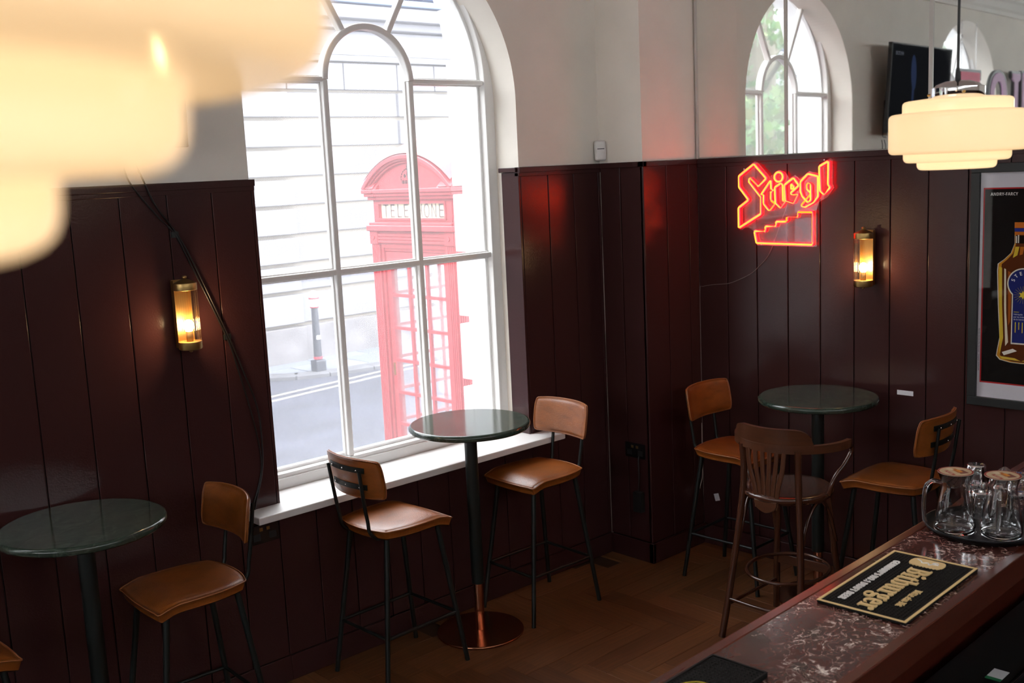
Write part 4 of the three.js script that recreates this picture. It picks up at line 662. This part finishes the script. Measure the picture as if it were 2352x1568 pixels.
  // painted hanging letters in front of the far window, turned to the street
  const sg = thing('hanging_sign', 'hand painted pink letter sign hung on chains in front of a window', 'sign', [0, 0, -4.17]);
  const pink = mat({ c: [0.55, 0.3, 0.5], roughness: 0.6 }), hot = mat({ c: [0.8, 0.08, 0.18], roughness: 0.6 });
  [['T', 0.2], ['O', -0.55], ['I', -1.05], ['L', -1.38]].forEach(([ch, x], i) => { const k = text(ch, 0.52, 0.03), q = text(ch, 0.47, 0.012); const b = add(k.scale(ch === 'T' ? 1.5 : 1.15, 1, 1).rotateY(Math.PI), M.black, 'letter_board', sg); b.position.set(x, 2.75 + i * 0.012, 0.03); const f = add(q.scale(ch === 'T' ? 1.45 : 1.1, 1, 1).rotateY(Math.PI), ch === 'T' ? hot : pink, 'letter_paint', b); f.position.z = 0.005; });
  for (const x of [0.38, 0.02]) { const links = []; for (let i = 0; i < 24; i++) links.push(new THREE.TorusGeometry(0.009, 0.002, 5, 10).scale(0.7, 1.2, 1).rotateY(i % 2 ? Math.PI / 2 : 0).translate(x, 3.02 + i * 0.0175, 0.015)); add(links, M.chrome, 'chain', sg); }
}

// ------------------------------------------------------------------ the street
{
  const g = struct('ground_road', 'grey asphalt road outside the window', 'road');
  add(bx(-40, 40, -0.6, -0.2, -11.85, -4.6), M.asphalt, 'asphalt', g);
  add(bx(-40, 40, -0.6, -0.2, -30, -11.85), M.asphalt, 'asphalt', g);
  for (const d of [0, 0.22]) add(bx(-20, 30, -0.2, -0.197, -0.028, 0.028).rotateY(0.13).translate(7, 0, -11.2 + d), M.roadLine, 'yellow_line', g);
  const p = struct('ground_pavement', 'pale pavement with granite kerb in front of the stone building', 'pavement');
  // corner of the far pavement: rounded kerb towards the side street on the left
  const edge = [[20, -9.9], [12, -10.95], [9, -11.36], [8.0, -11.5], [7.4, -11.62], [7.0, -11.78], [6.75, -12.0], [6.6, -12.3], [6.4, -12.7], [5.9, -13.2], [-6, -13.2], [-6, -12.8], [-40, -12.8], [-40, -14], [20, -14]];
  const sh = polyShape(edge.map(([x, z]) => [x, -z])); add(planarUV(extr(sh, 0.1).rotateX(-Math.PI / 2).translate(0, -0.262, 0)), M.paving[0], 'paving_bed', p);
  for (let i = 0; i < 9; i++) { const a = V(edge[i][0], 0, edge[i][1]), b = V(edge[i + 1][0], 0, edge[i + 1][1]), d = b.clone().sub(a), L = d.length(); const n = Math.max(1, Math.round(L / 1)); for (let k = 0; k < n; k++) { const c = a.clone().addScaledVector(d, (k + 0.5) / n), m = add(bx(-L / n / 2 + 0.004, L / n / 2 - 0.004, -0.3, -0.15, -0.02, 0.26, 0.01), M.kerb, 'kerb_stone', p); m.position.set(c.x, 0, c.z); m.rotation.y = Math.atan2(-d.z, d.x) ; } }
  for (let i = 0; i < 7; i++) for (let j = 0; j < 2; j++) { const x = 6.9 + i * 0.85 + j * 0.4, z = -12.75 + j * 0.62; if (z > -11.75 - (x - 8) * -0.0 && x < 7.6) continue; add(bx(x + 0.005, x + 0.84, -0.17, -0.155, z - 0.3, z + 0.3, 0.004), M.paving[(i + j) % 3], 'flagstone', p); }
}
{ // rusticated stone building across the street
  const t = thing('stone_building', 'white rusticated stone building across the street with granite base', 'building', [0, 0, -12.8]);
  add(bx(-40, 40, -0.2, 5.2, -3, -0.05), M.stoneBack, 'wall_core', t);
  const joints = [0.33, 0.78, 1.16, 1.545, 1.935, 2.32, 2.71, 3.1, 3.48];
  const runs = [[-30, 5.7, 0.02], [5.72, 7.78, 0.05], [7.78, 9.62, 0], [9.62, 10.3, 0.05], [10.3, 13, 0], [13.02, 30, 0]];
  for (let r = 0; r < runs.length; r++) { const [a, b, o] = runs[r];
    add(bx(a, b, -0.2, joints[0] - 0.012, -0.1, o + 0.03, 0.008), M.granite, 'granite_base', t);
    for (let k = 0; k < joints.length - 1; k++) add(bx(a, b, joints[k] + 0.034, joints[k + 1] - 0.02, -0.06, o, 0.012), M.stone[o ? 2 : (k + r) % 2], 'stone_course', t);
  }
  for (const [a, b] of [[-30, 6.6], [6.6, 7.78], [7.78, 8.7], [8.7, 9.62], [9.62, 10.3], [10.3, 11.2], [11.2, 30]]) add(bx(a + 0.008, b - 0.008, 3.5, 3.86, -0.06, 0.05, 0.01), M.stone[1], 'frieze_block', t);
  add(bx(-30, 30, 3.88, 3.96, -0.06, 0.1, 0.01), M.stone[0], 'moulding', t);
  add(bx(-30, 30, 3.97, 4.3, -0.06, 0.04, 0.01), M.stone[2], 'upper_frieze', t);
  add(bx(-30, 30, 4.31, 4.42, -0.06, 0.2, 0.02), M.stone[0], 'moulding', t);
  add(bx(-30, 30, 4.42, 4.6, -0.06, 0.36, 0.02), M.stone[1], 'cornice', t);
  add(merge([bx(-30, 30, 4.62, 4.7, 0.1, 0.4, 0.02), bx(-30, 30, 4.74, 4.8, 0.05, 0.38, 0.02)]), M.lead, 'lead_gutter', t);
  add(bx(-30, 30, 4.85, 5.3, -0.3, 0.02, 0.01), M.stone[0], 'parapet', t);
}
{ // bollard
  const t = thing('street_bollard', 'black street bollard with white top and red bands on the pavement', 'bollard', [7.4, -0.158, -11.87]);
  const oct = (r0, r1, y0, y1) => new THREE.CylinderGeometry(r1, r0, y1 - y0, 8).translate(0, (y0 + y1) / 2, 0);
  add(bx(-0.075, 0.075, 0, 0.15, -0.075, 0.075, 0.015), M.bollardBlack, 'base_block', t);
  add(oct(0.055, 0.042, 0.15, 0.83), M.bollardBlack, 'shaft', t); add(oct(0.06, 0.06, 0.165, 0.19), M.bollardRed, 'red_band', t);
  add(lathe([[0, 0.83], [0.046, 0.83], [0.05, 0.845], [0.042, 0.855], [0.042, 0.93], [0.05, 0.95], [0, 0.95]], 24), M.whitePaint, 'white_collar', t);
  add(lathe([[0, 0.828], [0.055, 0.828], [0.055, 0.846], [0, 0.846]], 24), M.bollardRed, 'red_band', t); add(lathe([[0, 0.945], [0.066, 0.945], [0.066, 0.958], [0, 0.962]], 24), M.bollardRed, 'red_flange', t);
  add(lathe([[0.045, 0.96], [0.048, 0.985], [0.04, 1.02], [0.022, 1.045], [0, 1.052]], 24), M.whitePaint, 'dome_top', t);
  add(bx(-0.03, 0.03, 0.42, 0.47, 0.045, 0.055, 0.004), M.whitePaint, 'crest', t);
}
{ // red telephone box; built side by side around its centre, y = 0 at the street
  const t = thing('telephone_box', 'red telephone box with domed roof standing outside the window', 'telephone box', [5.36, -0.2, -6.4]);
  const H = 0.5; // half width of the body
  const R = M.phoneRed;
  add(bx(-H - 0.01, H + 0.01, 0, 0.26, -H - 0.01, H + 0.01, 0.01), R, 'plinth', t);
  const tel = canvasTex(512, 80, (g, w, h) => { g.fillStyle = '#e9e2c4'; g.fillRect(0, 0, w, h); g.fillStyle = '#6a5456'; g.font = '92px sans-serif'; g.textAlign = 'center'; const s = 'TELEPHONE'; for (let i = 0; i < 9; i++) g.fillText(s[i], 40 + i * 54, 73, 50); });
  const mSign = mat({ c: [0.85, 0.85, 0.82], map: tel, roughness: 0.25 });
  for (let k = 0; k < 4; k++) {
    const f = new THREE.Group(); f.name = 'side_face'; f.rotation.y = k * Math.PI / 2; t.add(f);
    for (const s of [-1, 1]) { // fluted corner strips
      const g = [bx(s * 0.455 - 0.045, s * 0.455 + 0.045, 0.26, 2.0, H - 0.1, H - 0.006)];
      for (const q of [-0.03, -0.01, 0.01, 0.03]) g.push(bx(s * 0.455 + q - 0.006, s * 0.455 + q + 0.006, 0.28, 1.98, H - 0.008, H + 0.004));
      g.push(bx(s * 0.455 - 0.048, s * 0.455 + 0.048, 1.985, 2.085, H - 0.1, H + 0.012, 0.004), new THREE.CylinderGeometry(0.018, 0.018, 0.012, 16).rotateX(Math.PI / 2).translate(s * 0.455, 2.035, H + 0.015));
      add(g, R, 'corner_post', f);
    }
    { const g = [bx(-0.41, 0.41, 1.99, 2.08, H - 0.1, H - 0.004)]; for (const y of [2.005, 2.03, 2.055]) g.push(bx(-0.41, 0.41, y - 0.008, y + 0.008, H - 0.006, H + 0.006)); add(g, R, 'reeded_lintel', f); }
    add([bx(-0.415, -0.375, 0.26, 1.99, H - 0.12, H - 0.02), bx(0.375, 0.415, 0.26, 1.99, H - 0.12, H - 0.02), bx(-0.38, 0.38, 1.93, 1.99, H - 0.12, H - 0.03), bx(-0.385, 0.385, 1.955, 1.99, H - 0.06, H - 0.015)], R, 'door_surround', f);
    const z = H - 0.05, G = 0.325, door = add([bx(-0.375, -G, 0.28, 1.925, z - 0.02, z + 0.012), bx(G, 0.375, 0.28, 1.925, z - 0.02, z + 0.012), bx(-G, G, 1.845, 1.925, z - 0.02, z + 0.012), bx(-G, G, 0.28, 0.32, z - 0.02, z + 0.012), bx(-G, G, 1.86, 1.875, z + 0.01, z + 0.02)], R, k === 3 ? 'door' : 'glazed_side', f);
    const y0 = 0.32, ph = (1.845 - y0) / 6, pw = 2 * G / 3;
    for (let i = 1; i < 6; i++) add(bx(-G, G, y0 + i * ph - 0.012, y0 + i * ph + 0.012, z - 0.016, z + 0.01), R, 'glazing_bar', f);
    for (let i = 1; i < 3; i++) add(bx(-G + i * pw - 0.012, -G + i * pw + 0.012, y0, 1.845, z - 0.015, z + 0.0085), R, 'glazing_bar', f);
    for (let i = 0; i < 6; i++) for (let j = 0; j < 3; j++) add(new THREE.PlaneGeometry(pw - 0.02, ph - 0.02).translate(-G + (j + 0.5) * pw, y0 + (i + 0.5) * ph, z - 0.01), M.phoneGlass, 'pane', f);
    if (k === 3) add(bx(-0.36, -0.34, 0.96, 1.06, z + 0.012, z + 0.018, 0.002), M.brass, 'door_pull', f);
    void door;
    // entablature
    add([bx(-H - 0.02, H + 0.02, 2.085, 2.13, H - 0.1, H + 0.03, 0.008), bx(-H - 0.0, H + 0.0, 2.13, 2.15, H - 0.1, H + 0.015, 0.004)], R, 'cornice', f);
    add([bx(-H + 0.03, -0.39, 2.15, 2.32, H - 0.085, H - 0.02), bx(0.39, H - 0.03, 2.15, 2.32, H - 0.085, H - 0.02), bx(-0.395, 0.395, 2.15, 2.175, H - 0.1, H - 0.02), bx(-0.395, 0.395, 2.295, 2.32, H - 0.1, H - 0.02), bx(-0.41, 0.41, 2.168, 2.182, H - 0.03, H - 0.008), bx(-0.41, 0.41, 2.288, 2.302, H - 0.03, H - 0.008), bx(-0.412, -0.395, 2.17, 2.3, H - 0.03, H - 0.0095), bx(0.395, 0.412, 2.17, 2.3, H - 0.03, H - 0.0095)], R, 'sign_surround', f);
    add(new THREE.PlaneGeometry(0.79, 0.122).translate(0, 2.235, H - 0.035), mSign, 'name_panel', f);
    add([bx(-H - 0.01, H + 0.01, 2.32, 2.345, H - 0.1, H + 0.005, 0.004), bx(-H - 0.03, H + 0.03, 2.345, 2.37, H - 0.1, H + 0.025, 0.006), bx(-H - 0.045, H + 0.045, 2.37, 2.4, H - 0.1, H + 0.04, 0.006)], R, 'pediment_moulding', f);
    const arc = (w, h) => { const r = (w * w + h * h) / (2 * h), a = Math.asin(w / r); return [r, a]; };
    { const [r, a] = arc(0.53, 0.235), s = new THREE.Shape(); s.absarc(0, 2.4 + 0.235 - r, r, Math.PI / 2 - a, Math.PI / 2 + a, false); s.closePath(); add(planarUV(extr(s, 0.12, 0, 24).translate(0, 0, H - 0.13)), R, 'pediment', f);
      const ringS = (d0, d1, z0, z1) => { const q = new THREE.Shape(), cy = 2.4 + 0.235 - r; q.absarc(0, cy, r + d1, Math.PI / 2 - a, Math.PI / 2 + a, false); q.absarc(0, cy, r + d0, Math.PI / 2 + a, Math.PI / 2 - a, true); q.closePath(); return planarUV(extr(q, z1 - z0, 0.003, 24).translate(0, 0, z0)); };
      add([ringS(-0.018, 0.012, H - 0.1, H + 0.04), ringS(-0.034, -0.016, H - 0.1, H + 0.022), ringS(-0.05, -0.036, H - 0.1, H + 0.008)], R, 'arched_moulding', f); }
    { // pierced crown
      const c = []; for (let i = 0; i < 5; i++) c.push(bx(-0.075 + i * 0.032, -0.052 + i * 0.032, 2.435, 2.448, H - 0.012, H - 0.004), bx(-0.075 + i * 0.032, -0.052 + i * 0.032, 2.452, 2.46, H - 0.012, H - 0.004));
      for (let i = 0; i <= 12; i++) { const a = Math.PI * i / 12; c.push(bx(-0.004, 0.004, -0.006, 0.006, H - 0.012, H - 0.004).rotateZ(a).translate(0.085 * Math.cos(a), 2.468 + 0.075 * Math.sin(a), 0)); }
      for (const x of [-0.04, 0.04]) c.push(bx(x - 0.006, x + 0.006, 2.48, 2.505, H - 0.012, H - 0.004), bx(x - 0.014, x + 0.014, 2.488, 2.494, H - 0.012, H - 0.004));
      c.push(bx(-0.005, 0.005, 2.47, 2.57, H - 0.012, H - 0.004), bx(-0.014, 0.014, 2.555, 2.562, H - 0.012, H - 0.004), bx(-0.03, 0.03, 2.5, 2.506, H - 0.012, H - 0.004)); add(c, M.phoneDark, 'crown_emblem', f); }
  }
  // saucer dome roof
  { const n = 24, pos = [], idx = []; for (let i = 0; i <= n; i++) for (let j = 0; j <= n; j++) { const x = (i / n * 2 - 1) * 0.53, z = (j / n * 2 - 1) * 0.53; const d = Math.hypot(x, z); const edgeH = (q) => Math.sqrt(Math.max(0, 0.715 ** 2 - q * q)) - 0.48; const R0 = 0.95, y = 2.4 + Math.max(Math.min(Math.sqrt(R0 * R0 - d * d) - R0 + 0.42, 0.42), edgeH(Math.abs(x)) + edgeH(Math.abs(z)) - 0.235); pos.push(x, y, z); } for (let i = 0; i < n; i++) for (let j = 0; j < n; j++) { const a = i * (n + 1) + j, b = a + n + 1; idx.push(a, a + 1, b, b, a + 1, b + 1); } const g = new THREE.BufferGeometry(); g.setAttribute('position', new THREE.Float32BufferAttribute(pos, 3)); g.setIndex(idx); g.computeVertexNormals(); add(planarUV(g), R, 'dome_roof', t); }
}
{ // plane tree down the street, seen in the mirror through the window
  const t = thing('plane_tree', 'leafy plane tree in the street, seen in the mirror through the window', 'tree', [-5.6, -0.2, -9.6]);
  const br = [tube([V(0, 0, 0), V(0.05, 2, 0.05), V(-0.05, 4, 0), V(0.1, 7, 0)], 0.24, 20, 12)];
  for (let i = 0; i < 12; i++) { const a = i * 2.4, y = 2.6 + i * 0.3; br.push(tube([V(0, y, 0), V(Math.cos(a) * 0.9, y + 0.5, Math.sin(a) * 0.9), V(Math.cos(a) * 2.0, y + 0.7, Math.sin(a) * 2.0)], 0.045, 10, 6)); }
  add(br, M.bark, 'trunk', t);
  const s = new THREE.Shape(); s.moveTo(0, -0.09); s.lineTo(0.09, -0.02); s.lineTo(0.05, 0.0); s.lineTo(0.1, 0.08); s.lineTo(0.03, 0.06); s.lineTo(0, 0.13); s.lineTo(-0.03, 0.06); s.lineTo(-0.1, 0.08); s.lineTo(-0.05, 0.0); s.lineTo(-0.09, -0.02); s.closePath();
  const N = 9000, im = new THREE.InstancedMesh(new THREE.ShapeGeometry(s), M.leaf, N), m4 = new THREE.Matrix4(), q = new THREE.Quaternion(), e = new THREE.Euler(), col = new THREE.Color();
  for (let i = 0; i < N; i++) { const k = i % 40, a = k * 2.4, cy = 1.8 + (k % 13) * 0.36, cr = 0.8 + (k % 5) * 0.45, p = V(Math.cos(a) * cr + rr(-0.7, 0.7), cy + rr(-0.5, 0.5), Math.sin(a) * cr + rr(-0.7, 0.7)); e.set(rr(-1.2, 1.2), rr(0, 6.28), rr(-1, 1)); q.setFromEuler(e); const sc = rr(0.45, 0.95); im.setMatrixAt(i, m4.compose(p, q, V(sc, sc, sc))); im.setColorAt(i, col.setRGB(rr(0.6, 1.3), rr(0.8, 1.2), rr(0.5, 1.1))); }
  im.name = 'foliage'; im.userData.kind = 'stuff'; t.add(im);
}
scene.traverse((o) => { if (o.isMesh) { o.castShadow = true; o.receiveShadow = true; } });
renderer.render(scene, camera);
